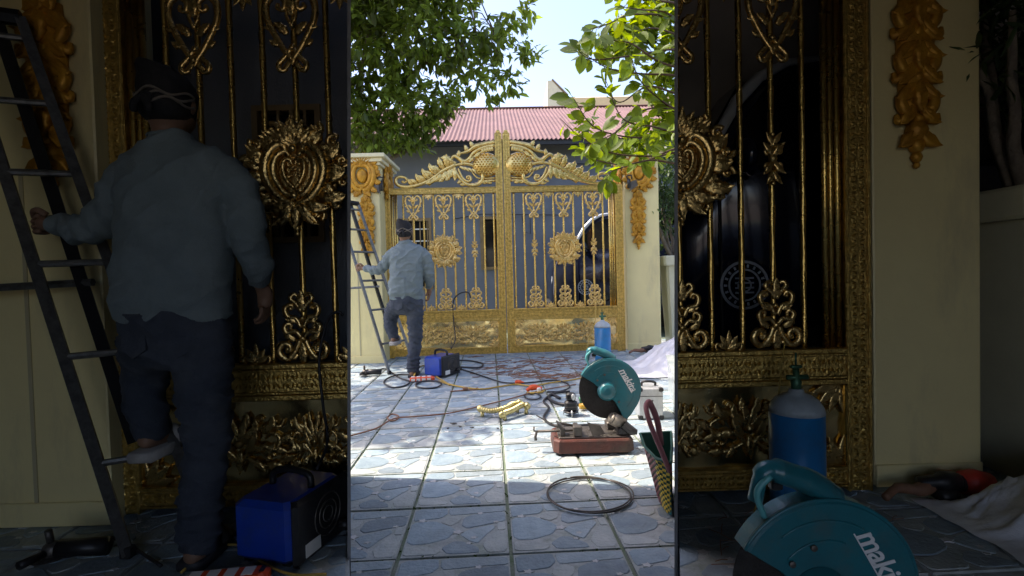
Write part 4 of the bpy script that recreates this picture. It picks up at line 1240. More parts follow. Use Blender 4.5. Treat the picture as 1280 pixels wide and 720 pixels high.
def person(label, loc):
    t = thing('person', label, 'person', loc)
    # joint layout (x right, y away, z up), standing foot at the origin
    sL, sR = (-.175, .0, 1.395), (.15, .0, 1.40)
    eL, eR = (-.335, .06, 1.205), (.205, .03, 1.135)
    hL, hR = (-.515, .10, 1.215), (.172, .17, .985)
    # body: head, neck, trunk, limbs, one surface
    b = MB()
    b.ball((-.045, .015, 1.615), (.077, .097, .115), 20, 14)
    b.ball((-.045, .09, 1.585), (.05, .04, .06), 12, 8)
    tubeS(b, [(-.030, .0, 1.34), (-.042, .005, 1.48), (-.045, .01, 1.56)], [.05, .050, .055])
    b.ball((-.124, .015, 1.605), (.012, .02, .032), 8, 6); b.ball((.034, .015, 1.605), (.012, .02, .032), 8, 6)
    b.tube([(-.045, .11, 1.615), (-.045, .132, 1.59)], [.012, .016], 8)
    tubeS(b, [(-.02, 0, 1.30), (-.03, 0, 1.2), (-.035, .0, 1.0), (-.035, 0, .9)], [.085, .10, .10, .11])
    tubeS(b, [(-.03, 0, 1.36), (sL[0] + .05, 0, 1.36)], [.05, .04]); tubeS(b, [(-.03, 0, 1.36), (sR[0] - .05, 0, 1.36)], [.05, .04])
    for s_, e_, h_ in ((sL, eL, hL), (sR, eR, hR)):
        tubeS(b, [(s_[0] * .85, 0, 1.35), e_], [.04, .038]); tubeS(b, [e_, h_], [.042, .027])
    tubeS(b, [(.045, .0, .86), (.035, .01, .45), (.005, .0, .09)], [.085, .058, .038])
    tubeS(b, [(-.12, .0, .86), (-.265, .17, .665)], [.075, .055]); tubeS(b, [(-.265, .17, .665), (-.225, .12, .43)], [.06, .038])
    # feet
    tubeS(b, [(.005, -.03, .045), (.0, .10, .035), (-.005, .17, .028)], [.038, .036, .024])
    tubeS(b, [(-.225, .10, .415), (-.215, .20, .405), (-.21, .27, .40)], [.034, .034, .024])
    # palms
    tubeS(b, [hL, (-.545, .115, 1.222), (-.575, .125, 1.222)], [.026, .032, .030], flat=.6)
    tubeS(b, [hR, (.178, .20, .945), (.172, .215, .905)], [.026, .032, .030], flat=.6)
    me = remesh_parts(b, .0085, 3)
    bm = bmesh.new(); bm.from_mesh(me)
    # fingers: left closes round the rail, right hangs half curled
    f = MB(); f.smooth = True
    for k, (dz, ln) in enumerate(((.028, .9), (.009, 1.0), (-.010, .95), (-.028, .78))):
        p = Vector((-.585, .118, 1.222 + dz))
        f.tube(crom([p, p + Vector((-.030, .008, 0)) * ln, p + Vector((-.046, .034, -.002)) * ln, p + Vector((-.030, .054, -.003)) * ln, p + Vector((-.010, .056, -.003)) * ln], 3), [.0095] * 6 + [.0085] * 5 + [.0065] * 2, 8)
    p = Vector((-.545, .10, 1.248)); f.tube(crom([p, p + Vector((-.02, -.012, .018)), p + Vector((-.05, .002, .016)), p + Vector((-.066, .018, .004))], 3), [.012, .012, .011, .011, .010, .010, .009, .009, .008, .007], 8)
    for k, (dy, ln) in enumerate(((.028, .9), (.009, 1.0), (-.010, .95), (-.028, .78))):
        p = Vector((.172, .212 + dy, .89))
        f.tube(crom([p, p + Vector((-.004, .004, -.034)) * ln, p + Vector((-.020, .004, -.058)) * ln, p + Vector((-.040, .0, -.066)) * ln], 3), [.0095] * 4 + [.0085] * 4 + [.007] * 2, 8)
    p = Vector((.160, .235, .935)); f.tube(crom([p, p + Vector((-.016, .016, -.022)), p + Vector((-.028, .018, -.05))], 3), [.012, .012, .011, .010, .010, .009, .008], 8)
    fm = bpy.data.meshes.new('f'); fm.from_pydata(f.v, [], f.f); fm.update(); bm.from_mesh(fm)
    bm.to_mesh(me); bm.free(); me.name = 'body'
    me.materials.clear(); me.materials.append(M['skin']); me.polygons.foreach_set('use_smooth', [True] * len(me.polygons))
    link('body', me, t)
    # jacket
    j = MB()
    rings = []
    for z, cx, cy, rx, ry in ((.858, -.045, 0, .166, .112), (.872, -.045, 0, .176, .118), (.895, -.045, 0, .178, .119), (.91, -.045, 0, .188, .126), (.94, -.045, -.005, .188, .125), (1.02, -.042, -.01, .184, .123), (1.12, -.034, -.012, .180, .120), (1.22, -.026, -.012, .182, .118), (1.32, -.018, -.008, .185, .114), (1.39, -.014, 0, .178, .104), (1.432, -.018, .0, .150, .090), (1.458, -.026, .002, .108, .078), (1.482, -.036, .006, .072, .070), (1.505, -.042, .010, .062, .063)):
        rings.append([(cx + rx * math.copysign(abs(math.cos(a)) ** .85, math.cos(a)), cy + ry * math.copysign(abs(math.sin(a)) ** .85, math.sin(a)), z) for a in [2 * PI * k / 28 for k in range(28)]])
    j.loft(rings)
    tubeS(j, [(-.12, 0, 1.385), (-.205, .015, 1.335), eL, (-.42, .075, 1.195), (-.495, .095, 1.212)], [.062, .066, .057, .050, .038])
    tubeS(j, [(.11, 0, 1.385), (.185, .005, 1.30), eR, (.205, .09, 1.06), (.180, .155, .998)], [.062, .065, .056, .050, .038])
    jm = remesh_parts(j, .0095, 5)
    def fold(p):
        v = .011 * noise.noise(Vector((p.x * 5, p.y * 5, p.z * 9)))
        v += .012 * (1 - abs(noise.noise(Vector((p.x * 6 + p.z * 5, p.y * 5, p.z * 10 - p.x * 6))))) ** 6 + .004 * (1 - abs(noise.noise(Vector((p.x * 14 - p.z * 9, p.y * 12, p.z * 22 + p.x * 9))))) ** 4
        # bunching above the hem and along the sleeves
        if p.z < 1.08 and abs(p.x + .04) < .25: v += .004 * math.sin(p.z * 95 + 3 * noise.noise(p * 6)) * (1.08 - p.z) / .2 * .6
        if p.x < -.28: v += .005 * math.sin(p.x * 90 + p.z * 30 + 3 * noise.noise(p * 9))
        if p.x > .17 and p.z < 1.25: v += .004 * math.sin(p.z * 85 + 3 * noise.noise(p * 9))
        v += .005 * max(0, 1 - abs(p.x + .02 + .02 * noise.noise(Vector((0, 0, p.z * 6)))) / .012) * (-.5 if p.y < 0 else 0)
        return v
    displace(jm, fold)
    jm.materials.clear(); jm.materials.append(M['shirt']); link('jacket', jm, t)
    h = MB(); h.smooth = True
    h.tube([(-.041 + .063 * math.cos(a), .009 + .063 * math.sin(a), 1.500 + .006 * math.sin(a)) for a in [2 * PI * i / 30 for i in range(31)]], .009, 6); h.obj('collar', M['shirt'], t)
    # trousers
    j = MB()
    rings = []
    for z, cx, cy, rx, ry in ((.70, -.03, .0, .10, .08), (.76, -.04, -.005, .140, .105), (.84, -.045, -.01, .160, .118), (.92, -.045, -.005, .156, .112), (.96, -.045, 0, .15, .105)):
        rings.append([(cx + rx * math.cos(a), cy + ry * math.sin(a), z) for a in [2 * PI * k / 24 for k in range(24)]])
    j.loft(rings)
    tubeS(j, [(.045, -.01, .82), (.045, 0, .62), (.040, .015, .44), (.022, .0, .26), (.008, -.005, .075)], [.094, .086, .072, .064, .060])
    tubeS(j, [(-.125, .0, .83), (-.205, .10, .75), (-.270, .170, .665)], [.096, .088, .075])
    tubeS(j, [(-.270, .170, .665), (-.258, .15, .56), (-.228, .125, .445)], [.075, .066, .054])
    tm = remesh_parts(j, .0095, 5)
    def fold2(p):
        v = .006 * noise.noise(Vector((p.x * 8, p.y * 8, p.z * 10)))
        v += .013 * (1 - abs(noise.noise(Vector((p.x * 6 + p.z * 4, p.y * 6, p.z * 15 + p.x * 9))))) ** 6 + .005 * (1 - abs(noise.noise(Vector((p.x * 12, p.y * 12, p.z * 30 - p.x * 14))))) ** 4
        if p.z < .25: v += .005 * math.sin(p.z * 130 + 3 * noise.noise(p * 9))
        if abs(p.z - .45) < .12 and p.x > -.05: v += .003 * math.sin(p.z * 110 + p.x * 30 + 3 * noise.noise(p * 9))
        return v
    displace(tm, fold2)
    tm.materials.clear(); tm.materials.append(M['jeans']); link('trousers', tm, t)
    for cx in (-.115, .025):
        h = MB(); h.smooth = False
        P = [(-.055, .775), (.055, .775), (.055, .86), (.0, .70), ]
        def yb(x, z): return -(.122 * math.sqrt(max(.05, 1 - ((x + .045) / .17) ** 2))) - .006
        q = [(cx - .05, .865), (cx + .05, .865), (cx + .05, .775), (cx, .745), (cx - .05, .775)]
        h.loft([[(x, yb(x, z) + d, z) for x, z in q] for d in (.012, -.004)], True, True); h.obj('back_pocket', M['jeans'], t)
    # footwear
    h = MB(); h.smooth = True
    h.loft([[(.003 + x * k, .06 + y * k, z) for x, y in ((-.045, -.12), (.045, -.12), (.052, 0), (.048, .11), (0, .145), (-.048, .11), (-.052, 0))] for z, k in ((.0, .96), (.008, 1), (.028, 1), (.034, .94))])
    h.tube(crom([(-.045, .09, .03), (-.03, .09, .07), (.03, .09, .07), (.05, .09, .03)], 5), .016, 8, sx=1.6); sh = h.obj('shoe', M['shoe'], t)
    h = MB(); h.smooth = True
    h.loft([[(-.218 + x * k, .17 + y * k, z) for x, y in ((-.042, -.13), (.042, -.13), (.050, 0), (.046, .10), (0, .135), (-.046, .10), (-.050, 0))] for z, k in ((.345, .96), (.353, 1), (.378, 1), (.384, .94))])
    h.tube(crom([(-.265, .20, .375), (-.25, .20, .43), (-.185, .20, .43), (-.17, .20, .375)], 5), .014, 8, sx=1.6); h.obj('sandal', M['sole'], t)
    # head cloth
    h = MB(); h.smooth = True
    pr = []
    for z, rx, ry, cx, cy in ((1.560, .066, .075, -.045, .005), (1.575, .080, .098, -.045, .01), (1.61, .084, .105, -.045, .012), (1.65, .085, .106, -.045, .012), (1.69, .080, .097, -.047, .01), (1.715, .072, .085, -.052, .0), (1.732, .058, .07, -.060, -.01), (1.740, .03, .03, -.065, -.01)):
        pr.append([(cx + rx * math.cos(a), cy + ry * math.sin(a), z + (.012 * math.cos(a * 1 + PI) if z > 1.68 else 0)) for a in [2 * PI * k / 26 for k in range(26)]])
    h.loft(pr)
    hm = h.mesh('headcloth', M['hat'])
    displace(hm, lambda p: .006 * noise.noise(p * 22) + .004 * noise.noise(p * 45))
    ho = link('headcloth', hm, t)
    h = MB(); h.smooth = True
    for q in range(3):
        h.tube([(-.045 + .089 * math.cos(a), .012 + .111 * math.sin(a), 1.612 + .014 * q - .014 + .010 * math.sin(a * 5 + q * 1.4)) for a in [PI * 1.0 + PI * i / 26 for i in range(27)]], .0045, 6)
    h.obj('cloth_band', M['hatp'], ho)
    h = MB(); h.smooth = True; h.ball((-.045, -.108, 1.60), (.022, .018, .018)); h.tube(crom([(-.045, -.115, 1.60), (-.07, -.125, 1.575), (-.075, -.12, 1.545)], 4), [.012] * 8 + [.006], 6); h.tube(crom([(-.045, -.115, 1.60), (-.03, -.125, 1.57), (-.028, -.118, 1.55)], 4), [.012] * 8 + [.006], 6)
    h.obj('cloth_knot', M['hat'], ho)
    # hair and face
    h = MB(); h.smooth = True; h.ball((-.045, -.005, 1.59), (.0815, .093, .06), 18, 10); h.obj('hair', M['hat'], t)
    for sx in (-1, 1):
        h = MB(); h.smooth = True; h.ball((-.045 + sx * .032, .102, 1.622), (.013, .008, .008), 10, 6); h.obj('eye', M['white'], t)
    h = MB(); h.smooth = True; h.tube(crom([(-.07, .118, 1.565), (-.045, .128, 1.562), (-.02, .118, 1.565)], 3), [.003] * 2 + [.006] * 3 + [.003] * 2, 6); h.obj('mouth', M['skin'], t)
    return t
MPOS = Vector((-1.125, 5.735, 0))
pe = person('person in blue-grey jacket stepping on the ladder before the sunlit gate', MPOS)
mn = near(MPOS, SLAB) + Vector((-.008, 0, 0))
pe2 = copy_thing(pe, 'person in dim blue-grey jacket seen large and close in the dark left third', mn)
pe2.rotation_euler.z = math.radians(2)

# ================================================================== CHOP SAW
def saw(label, loc, rz=0):
    t = thing('chop_saw', label, 'chop saw', loc, rz)
    # base tray
    m = MB()
    R = lambda x0, x1, y0, y1, z, c=.03: [(x0 + c, y0, z), (x1 - c, y0, z), (x1, y0 + c, z), (x1, y1 - c, z), (x1 - c, y1, z), (x0 + c, y1, z), (x0, y1 - c, z), (x0, y0 + c, z)]
    m.loft([R(-.235, .245, 0, .29, .012), R(-.24, .25, -.005, .295, .02), R(-.235, .245, 0, .29, .082), R(-.228, .238, .006, .284, .092), R(-.215, .225, .02, .27, .092), R(-.212, .222, .024, .266, .086)], True, True)
    m.obj('base', M['rust'], t)
    for x in (-.20, .19):
        for y in (.03, .25):
            m = MB(); m.box(x - .02, x + .02, y - .02, y + .02, 0, .0115, .002); m.obj('rubber_foot', M['rubber'], t)
    m = MB(); m.box(-.205, .215, .03, .26, .0885, .101, .003); m.obj('top_plate', M['steel'], t)
    # vise
    m = MB(); m.box(-.02, .010, .03, .20, .102, .106); m.loft([[(.0, .03, .106), (.085, .06, .106), (.085, .07, .106), (.0, .04, .106)], [(-.03, .03, .19), (.055, .06, .155), (.055, .068, .155), (-.03, .04, .19)]]); m.obj('fence_plate', M['steel'], t)
    m = MB(); m.box(-.105, -.075, .04, .16, .102, .155, .004); m.box(-.115, -.062, .03, .075, .105, .165, .004); m.obj('vise_jaw', M['steel'], t)
    m = MB(); m.box(-.195, -.165, .05, .13, .102, .155, .004); m.loft([[(-.20, .05, .15), (-.17, .05, .15), (-.17, .12, .15), (-.20, .12, .15)], [(-.215, .05, .185), (-.195, .05, .175), (-.195, .12, .175), (-.215, .12, .185)]]); m.obj('vise_block', M['steel'], t)
    m = MB(); m.smooth = True; m.tube([(-.33, .09, .125), (-.06, .09, .127)], .0085, 8); m.tube([(-.335, .09, .128), (-.345, .09, .09), (-.342, .088, .07)], [.007, .008, .010], 8); m.tube([(-.33, .09, .125), (-.352, .092, .128), (-.352, .092, .155)], .006, 6); m.obj('vise_screw', M['steel'], t)
    m = MB(); m.tube([(-.19, .2, .11), (-.33, .22, .19)], .004, 6); m.tube([(-.19, .12, .165), (-.10, .14, .14), (-.05, .12, .12)], .008, 6); m.obj('stop_rod', M['steel'], t)
    m = MB(); m.smooth = True
    for k in range(14):
        a = random.uniform(0, 6.3); x, y = random.uniform(-.05, .2), random.uniform(.03, .2); m.tube([(x, y, .104), (x + .02 * math.cos(a), y + .02 * math.sin(a), .110)], .003, 4)
    m.obj('metal_chip', M['steel'], t)
    # arm, pivot and spring
    m = MB(); m.box(.11, .215, .16, .25, .101, .15, .008); m.loft([[(.12, .17, .15), (.20, .17, .15), (.20, .24, .15), (.12, .24, .15)], [(.10, .17, .24), (.16, .17, .27), (.16, .24, .27), (.10, .24, .24)]]); m.obj('pivot_bracket', M['steel'], t)
    m = MB(); m.smooth = True; m.tube([(.13, .07, .20), (.195, .085, .16)], [.040, .040], 14); m.tube([(.125, .068, .203), (.12, .066, .206)], [.032, .032], 14); m.obj('gear_housing', M['motor'], t)
    m = MB(); m.tube([(.195, .05, .165), (.235, .03, .13), (.27, .02, .125)], [.028, .03, .014], 8); m.box(.155, .225, .03, .12, .101, .15, .01); m.obj('clamp_handle', M['black'], t)
    m = MB(); m.smooth = True; m.tube([(.15, .20, .38), (.15, .31, .38)], [.055, .05], 16); m.tube([(.15, .166, .38), (.15, .20, .38)], [.045, .055], 16); m.obj('motor', M['teal'], t)
    m = MB(); m.tube([(.14, .22, .22), (.12, .24, .36)], [.03, .04], 8); m.obj('arm', M['motor'], t)
    # wheel and guard, axis along y
    cx, cz, yy = .120, .372, .115
    def circ(r, y, n=56, a0=0, a1=360): return [(cx + r * math.cos(math.radians(a0 + (a1 - a0) * k / (n - 1))), y, cz + r * math.sin(math.radians(a0 + (a1 - a0) * k / (n - 1)))) for k in range(n)]
    m = MB(); m.loft([circ(r, y, 64)[:-1] for r, y in ((.03, yy - .002), (.184, yy - .002), (.186, yy), (.184, yy + .002), (.03, yy + .002))], True, True); m.obj('abrasive_wheel', M['disc'], t)
    def outline(k=1.0):
        o = []
        for q in range(46):
            a = 152 - (152 + 66) * q / 45; r = .192 * k
            if a < -40: r += .020 * ((-40 - a) / 26)
            o.append((cx + r * math.cos(math.radians(a)), cz + r * math.sin(math.radians(a))))
        # inner edge back round the hub
        o += [(cx + .070, cz - .150), (cx + .052, cz - .115), (cx + .034, cz - .078)]
        for q in range(8):
            a = -62 - (62 + 70) * 0 - q * 11.5; o.append((cx - .016 + .058 * math.cos(math.radians(a)), cz - .008 + .058 * math.sin(math.radians(a))))
        for q in range(5):
            a = -155 - q * 12; o.append((cx - .016 + .058 * math.cos(math.radians(a)), cz - .008 + .058 * math.sin(math.radians(a))))
        o += [(cx - .10, cz + .045), (cx - .14, cz + .070)]
        return o
    oc = outline()
    gx = sum(p[0] for p in oc) / len(oc); gz = sum(p[1] for p in oc) / len(oc)
    def ring(k, y): return [(gx + (x - gx) * k, y, gz + (z - gz) * k) for x, z in oc]
    m = MB(); m.loft([ring(1.0, yy + .024), ring(1.0, yy - .018), ring(.985, yy - .028), ring(.955, yy - .032)], True, True); gd = m.obj('wheel_guard', M['teal'], t)
    m = MB(); m.smooth = True
    m.tube([(x, yy - .026, z) for x, z in outline(.995)[:46]], .0042, 6)
    m.tube(circ(.150, yy - .032, 20, 130, 60), .003, 5); m.tube(circ(.150, yy - .032, 16, 10, -45), .003, 5); m.tube(circ(.108, yy - .032, 18, 140, 70), .003, 5)
    m.obj('guard_rib', M['teal'], gd)
    m = MB(); m.smooth = True; X0 = Matrix.Translation((cx - .016, yy - .03, cz - .006)) @ Matrix.Rotation(PI / 2, 4, 'X'); m.X = X0
    m.lathe([(.060, 0), (.060, .006), (.050, .012), (.048, .028), (.043, .034), (.01, .035)], 28); m.obj('hub_cap', M['teal'], gd)
    for x, z in ((-.075, .062), (.055, -.075), (-.03, .095)):
        m = MB(); m.X = Matrix.Translation((cx + x, yy - .034, cz + z)) @ Matrix.Rotation(PI / 2, 4, 'X'); m.lathe([(.007, 0), (.007, .004), (.003, .005)], 10); m.obj('screw', M['steel'], gd)
    # lettering
    cu = bpy.data.curves.new('lettering', 'FONT'); cu.body = 'makita'; cu.size = .062; cu.extrude = .0006; cu.align_x = 'CENTER'; cu.align_y = 'CENTER'; cu.shear = .25; cu.offset = .0011; cu.space_character = .94
    to = bpy.data.objects.new('lt', cu); COL.objects.link(to); bpy.context.view_layer.update()
    me = bpy.data.meshes.new_from_object(to.evaluated_get(bpy.context.evaluated_depsgraph_get())); bpy.data.objects.remove(to)
    me.materials.clear(); me.materials.append(M['white'])
    lo = link('lettering', me, gd); lo.matrix_local = Matrix.Translation((cx + .112, yy - .0335, cz + .060)) @ Matrix.Rotation(PI / 2, 4, 'X') @ Matrix.Rotation(math.radians(-61), 4, 'Z')
    m = MB(); m.X = Matrix.Translation((cx + .094, yy - .0335, cz + .050)) @ Matrix.Rotation(PI / 2, 4, 'X') @ Matrix.Rotation(math.radians(-61), 4, 'Z')
    m.box(-.082, .082, -.0014, .0014, -.0006, .0006); m.obj('underline', M['white'], gd)
    # handle
    m = MB(); m.smooth = True
    m.tube(crom([(-.012, .12, .552), (.0, .12, .600), (.020, .12, .618), (.06, .12, .606), (.11, .12, .585), (.155, .12, .552)], 5), [.015] * 6 + [.020] * 6 + [.026] * 6 + [.028] * 8, 12, sx=1.1); m.obj('handle', M['teal'], t)
    m = MB(); m.smooth = True
    m.tube(crom([(.012, .10, .612), (-.012, .10, .588), (-.016, .10, .565), (-.002, .10, .525)], 5), .007, 8); m.obj('trigger_guard', M['tealt'], t)
    m = MB(); m.box(.02, .045, .11, .13, .575, .592, .003); m.obj('trigger', M['black'], t)
    m = MB(); m.smooth = True; m.tube(crom([(.17, .26, .36), (.25, .28, .33), (.262, .24, .22), (.235, .2, .12), (.21, .2, .10)], 5), .007, 6); m.obj('power_cord', M['cable'], t)
    return t
M['tealt'] = mat('light_teal_edge', (.12, .42, .43), .35, 0, .1, 10)
SP = G(735, 570); SP = Vector((.465, 3.10, 0.004))
sw = saw('teal chop saw on a rusty red base standing on the sunlit paving', SP)
sp2 = near(SP, FLOOR) + Vector((.055, 0, 0))
copy_thing(sw, 'large dim teal chop saw guard and handle at the lower right edge', sp2)

# ================================================================== gas cylinder
def cylinder_(label, loc):
    t = thing('gas_cylinder', label, 'gas cylinder', loc)
    m = MB(); m.smooth = True; m.lathe([(.085, 0), (.095, .012), (.098, .03), (.098, .43)], 26); m.obj('tank', M['cyl'], t)
    m = MB(); m.smooth = True; m.lathe([(.099, .431), (.095, .452), (.080, .478), (.055, .496), (.03, .505), (.026, .52)], 26); m.obj('shoulder', M['cylt'], t)
    m = MB(); m.smooth = True; m.lathe([(.018, .521), (.02, .55), (.012, .56), (.012, .60)], 10); m.tube([(-.035, 0, .565), (.045, 0, .565)], .010, 8); m.box(-.022, .022, -.008, .008, .60, .612, .003); m.tube([(.0, 0, .61), (.0, 0, .66)], .004, 5); m.obj('valve', M['brassd'], t)
    return t
M['brassd'] = mat('green_valve', (.06, .16, .09), .4, .5, .3, 20)
CP = Vector((1.085, 6.30, 0.004))
cy = cylinder_('small blue gas cylinder standing behind the chop saw by the sunlit gate', CP)
copy_thing(cy, 'large dim blue gas cylinder in front of the large gate section at right', near(CP, SLAB))

# ================================================================== welder
def welder(label, loc, rz):
    t = thing('welding_machine', label, 'welding machine', loc, rz)
    m = MB(); m.box(-.12, .12, -.02, .30, .012, .225, .02); m.obj('body', M['blue'], t)
    m = MB(); m.box(.1205, .15, -.025, .305, .008, .235, .015); f = m.obj('front_panel', M['black'], t)
    m = MB(); m.smooth = True; m.X = Matrix.Translation((.1508, .15, .13)) @ Matrix.Rotation(PI / 2, 4, 'Y')
    for r in (.075, .05, .028): m.tube([(r * math.cos(a), r * math.sin(a), 0) for a in [2 * PI * k / 24 for k in range(25)]], .003, 5)
    m.obj('dial', M['steel'], f)
    m = MB(); m.box(.1508, .154, .02, .10, .03, .075); m.obj('label_plate', M['label'], f)
    m = MB(); m.smooth = True; m.tube([(.152, .22, .06), (.19, .22, .055)], .018, 10); m.tube([(.152, .27, .06), (.185, .27, .055)], .015, 10); m.obj('socket', M['black'], f)
    m = MB(); m.smooth = True; m.tube(crom([(-.08, .14, .224), (-.07, .14, .27), (.0, .14, .285), (.08, .14, .27), (.09, .14, .224)], 4), .013, 8); m.obj('handle', M['black'], t)
    for x in (-.08, .08):
        for y in (.02, .26):
            m = MB(); m.box(x - .015, x + .015, y - .015, y + .015, 0, .0118); m.obj('foot', M['rubber'], t)
    return t
WP = Vector((-.885, 5.66, .004))
wd = welder('blue welding machine with black front on the ground beside the standing person', WP, math.radians(-30))
w2 = copy_thing(wd, 'large dim blue welding machine beside the large person in the dark left third', near(WP, SLAB), math.radians(-16))
clip_tree(w2, NL, True)

# ================================================================== cables
def cable(label, pts, r, m, cat='cable', z=.012, name='cable', par=None, MP=None):
    P = []
    for q in pts:
        p = G(q[0], q[1]) if len(q) == 2 else Vector(q)
        if len(q) == 2: p.z = z + random.uniform(0, .004)
        P.append(p)
    if MP: P = [MP(p) for p in P]
    c = crom(P, 8)
    b = MB(); b.smooth = True; base = c[0].copy(); base.z -= r
    b.tube([p - base for p in c], r, 7)
    o = b.obj(name, m)
    o.location = base
    return tag(o, label, cat)
cable('long thin brown cord winding from the left edge across the paving to the saw', [(425, 553), (436, 548), (470, 538), (492, 526), (520, 523), (560, 519), (595, 511), (640, 500), (676, 490), (720, 482)], .006, M['ycab2'] if 'ycab2' in M else M['brown'])
cable('small loop of brown cord beside the dark shadow line on the paving', [(484, 524), (490, 520), (498, 522), (496, 527), (488, 528), (484, 524)], .006, M['brown'])
cable('black cable looping round the grinder and the red power strip', [(471, 466), (480, 462), (488, 466), (500, 474), (512, 479), (505, 484), (490, 486), (480, 480), (486, 474), (500, 470), (516, 470)], .009, M['cable'])
cable('black cable coil lying below the red power strip', [(520, 482), (530, 478), (545, 478), (552, 482), (545, 486), (530, 487), (520, 484), (522, 478)], .009, M['cable'])
cable('yellow cord arching over the red power strip', [(515, 477), G(524, 468) + Vector((0, 0, .08)), G(536, 466) + Vector((0, 0, .07)), (545, 472), (556, 479), (562, 483)], .008, M['ycab'])
cable('long yellow cord running along the ground from power strip to orange plug', [(548, 478), (570, 484), (600, 488), (625, 485), (645, 482), (665, 484), (690, 480), (718, 476), (742, 470)], .008, M['ycab'])
cable('dark cable running right from the welding machine', [(574, 462), (590, 467), (610, 474), (630, 480), (660, 480), (690, 477), (706, 480), (712, 486), (700, 491), (684, 492)], .008, M['cable'])
cable('thick black hose loop behind the laser level', [(700, 500), (690, 495), (686, 500), (700, 507), (725, 508), (742, 506)], .013, M['cable'])
cable('black hose curving left of the laser level towards the saw', [(712, 491), (694, 493), (680, 503), (686, 512), (680, 524), (690, 533), (712, 535), (742, 533), (765, 536)], .010, M['cable'])
cable('small black cable coil by the orange plug', [(655, 495), (666, 493), (676, 497), (671, 501), (659, 500), (655, 495)], .007, M['cable'])
cable('pale cord slanting from the sunlit gate rail down to the ground', [(1.13, 7.05, .62), (1.08, 6.85, .45), (.98, 6.75, .2), (.93, 6.6, .015)], .006, M['ycab'])
cable('black cable hooked on the gate bar above the blue welding machine', [(-.72, 5.98, .27), (-.74, 6.6, .3), (-.80, 7.02, .5), (-.80, 7.03, .75), (-.72, 7.03, .86), (-.60, 7.03, .88), (-.56, 7.02, .80)], .009, M['cable'])
cable('dark cable behind the welding machine by the gate foot', [(560, 452), (585, 452), (603, 456), (598, 461), (575, 460)], .010, M['cable'])
# near-left cables
nz = lambda p: near(p, SLAB + .012)
def ncable(label, pts, r, m): return cable(label, pts, r, m, MP=nz)
ncable('dim black cable from the grinder curving along the floor at lower left', [(471, 464), (480, 461), (488, 465), (500, 474)], .006, M['cable'])
ncable('dim yellow cord at the bottom edge under the large welding machine', [(508, 477), (520, 466), (533, 465), (540, 472), (552, 478), (566, 478)], .005, M['ycab'])
ncable('dim black cable lying behind the large blue welding machine', [(514, 457), (524, 460), (536, 462), (546, 463)], .008, M['cable'])
cable('dim black cable hooked on the large gate bar at left', [(-.76, 1.96, .38), (-.76, 2.08, .45), (-.80, 2.15, .60), (-.81, 2.16, .78), (-.77, 2.16, .93), (-.73, 2.16, .965), (-.705, 2.16, .95)], .006, M['cable'])
cable('pale dim cord hanging from the large gate rail at right', [(1.13, 2.16, .80), (1.10, 2.12, .72), (1.04, 2.08, .45), (.97, 2.04, .25), (.90, 1.98, .13)], .003, M['ycab'])

# scattered thin rods and wire offcuts by the gate foot
sc = MB()
for k in range(150):
    px = random.gauss(640 if k % 2 else 700, 34); py = random.uniform(447, 474)
    if not 580 < px < 770: continue
    p = G(px, py); a = random.gauss(0.15, .5); L = random.uniform(.06, .32)
    q = [p + Vector((math.cos(a) * L * s_ + random.uniform(-.01, .01), math.sin(a) * L * s_ * .8 + .05 * math.sin(s_ * 3) * random.choice((-1, 1)), .006)) for s_ in (0, .33, .66, 1)]
    sc.tube(crom(q, 2), random.uniform(.0025, .005), 4)
tag(sc.obj('wire_offcuts', M['brown']), 'scattered reddish brown wire offcuts on the paving before the sunlit gate', 'wire scraps', kind='stuff')
sc = MB()
for k in range(60):
    px = random.uniform(880, 1120); py = random.uniform(640, 715)
    d = ray(px, py); tt = (SLAB - H) / d.z; p = CAM + d * tt; a = random.gauss(0.5, .7); L = random.uniform(.03, .14)
    if p.y < 1.6 or p.x < p.y * .36: continue
    sc.tube([p + Vector((0, 0, .004)), p + Vector((math.cos(a) * L * .5, math.sin(a) * L * .5, .007)), p + Vector((math.cos(a) * L, math.sin(a) * L * .9, .004))], .0018, 4)
tag(sc.obj('wire_offcuts', M['brown']), 'dim wire offcuts on the floor beside the large blue cylinder', 'wire scraps', kind='stuff')
M['paper'] = mat('white_dust', (.62, .62, .62), .8, 0, .2, 20)
def debris(labels, pts, m, zz=.004, sz=.03, name='metal_scrap', cat='scrap', grp=None):
    for k, (px, py) in enumerate(pts):
        label = labels[k]; p = G(px, py); s_ = sz * random.uniform(.6, 1.3); b = MB(); a = random.uniform(0, 3)
        q = [(s_ * math.cos(a), s_ * .5 * math.sin(a)), (s_ * .3 * math.cos(a + 2), s_ * .6 * math.sin(a + 2)), (-s_ * math.cos(a), -s_ * .5 * math.sin(a)), (s_ * .4 * math.cos(a - 2), s_ * .5 * math.sin(a - 2))]
        b.loft([[(x, y, z) for x, y in q] for z in (0, .004)]); o = b.obj(name, m); o.location = (p.x, p.y, zz); tag(o, label, cat, grp)
debris([q + ' dark metal offcut on the paving left of the brass handles' for q in ('leftmost', 'second from left', 'middle', 'second from right', 'rightmost')], [(560, 536), (567, 530), (575, 534), (582, 528), (590, 535)], M['steel'], grp='metal offcuts on the paving')
debris(['small dark chip lying just behind the left brass handle', 'small dark chip lying on the paving in front of the brass handles'], [(622, 508), (622, 536)], M['steel'], sz=.022, grp='chips near the brass handles')

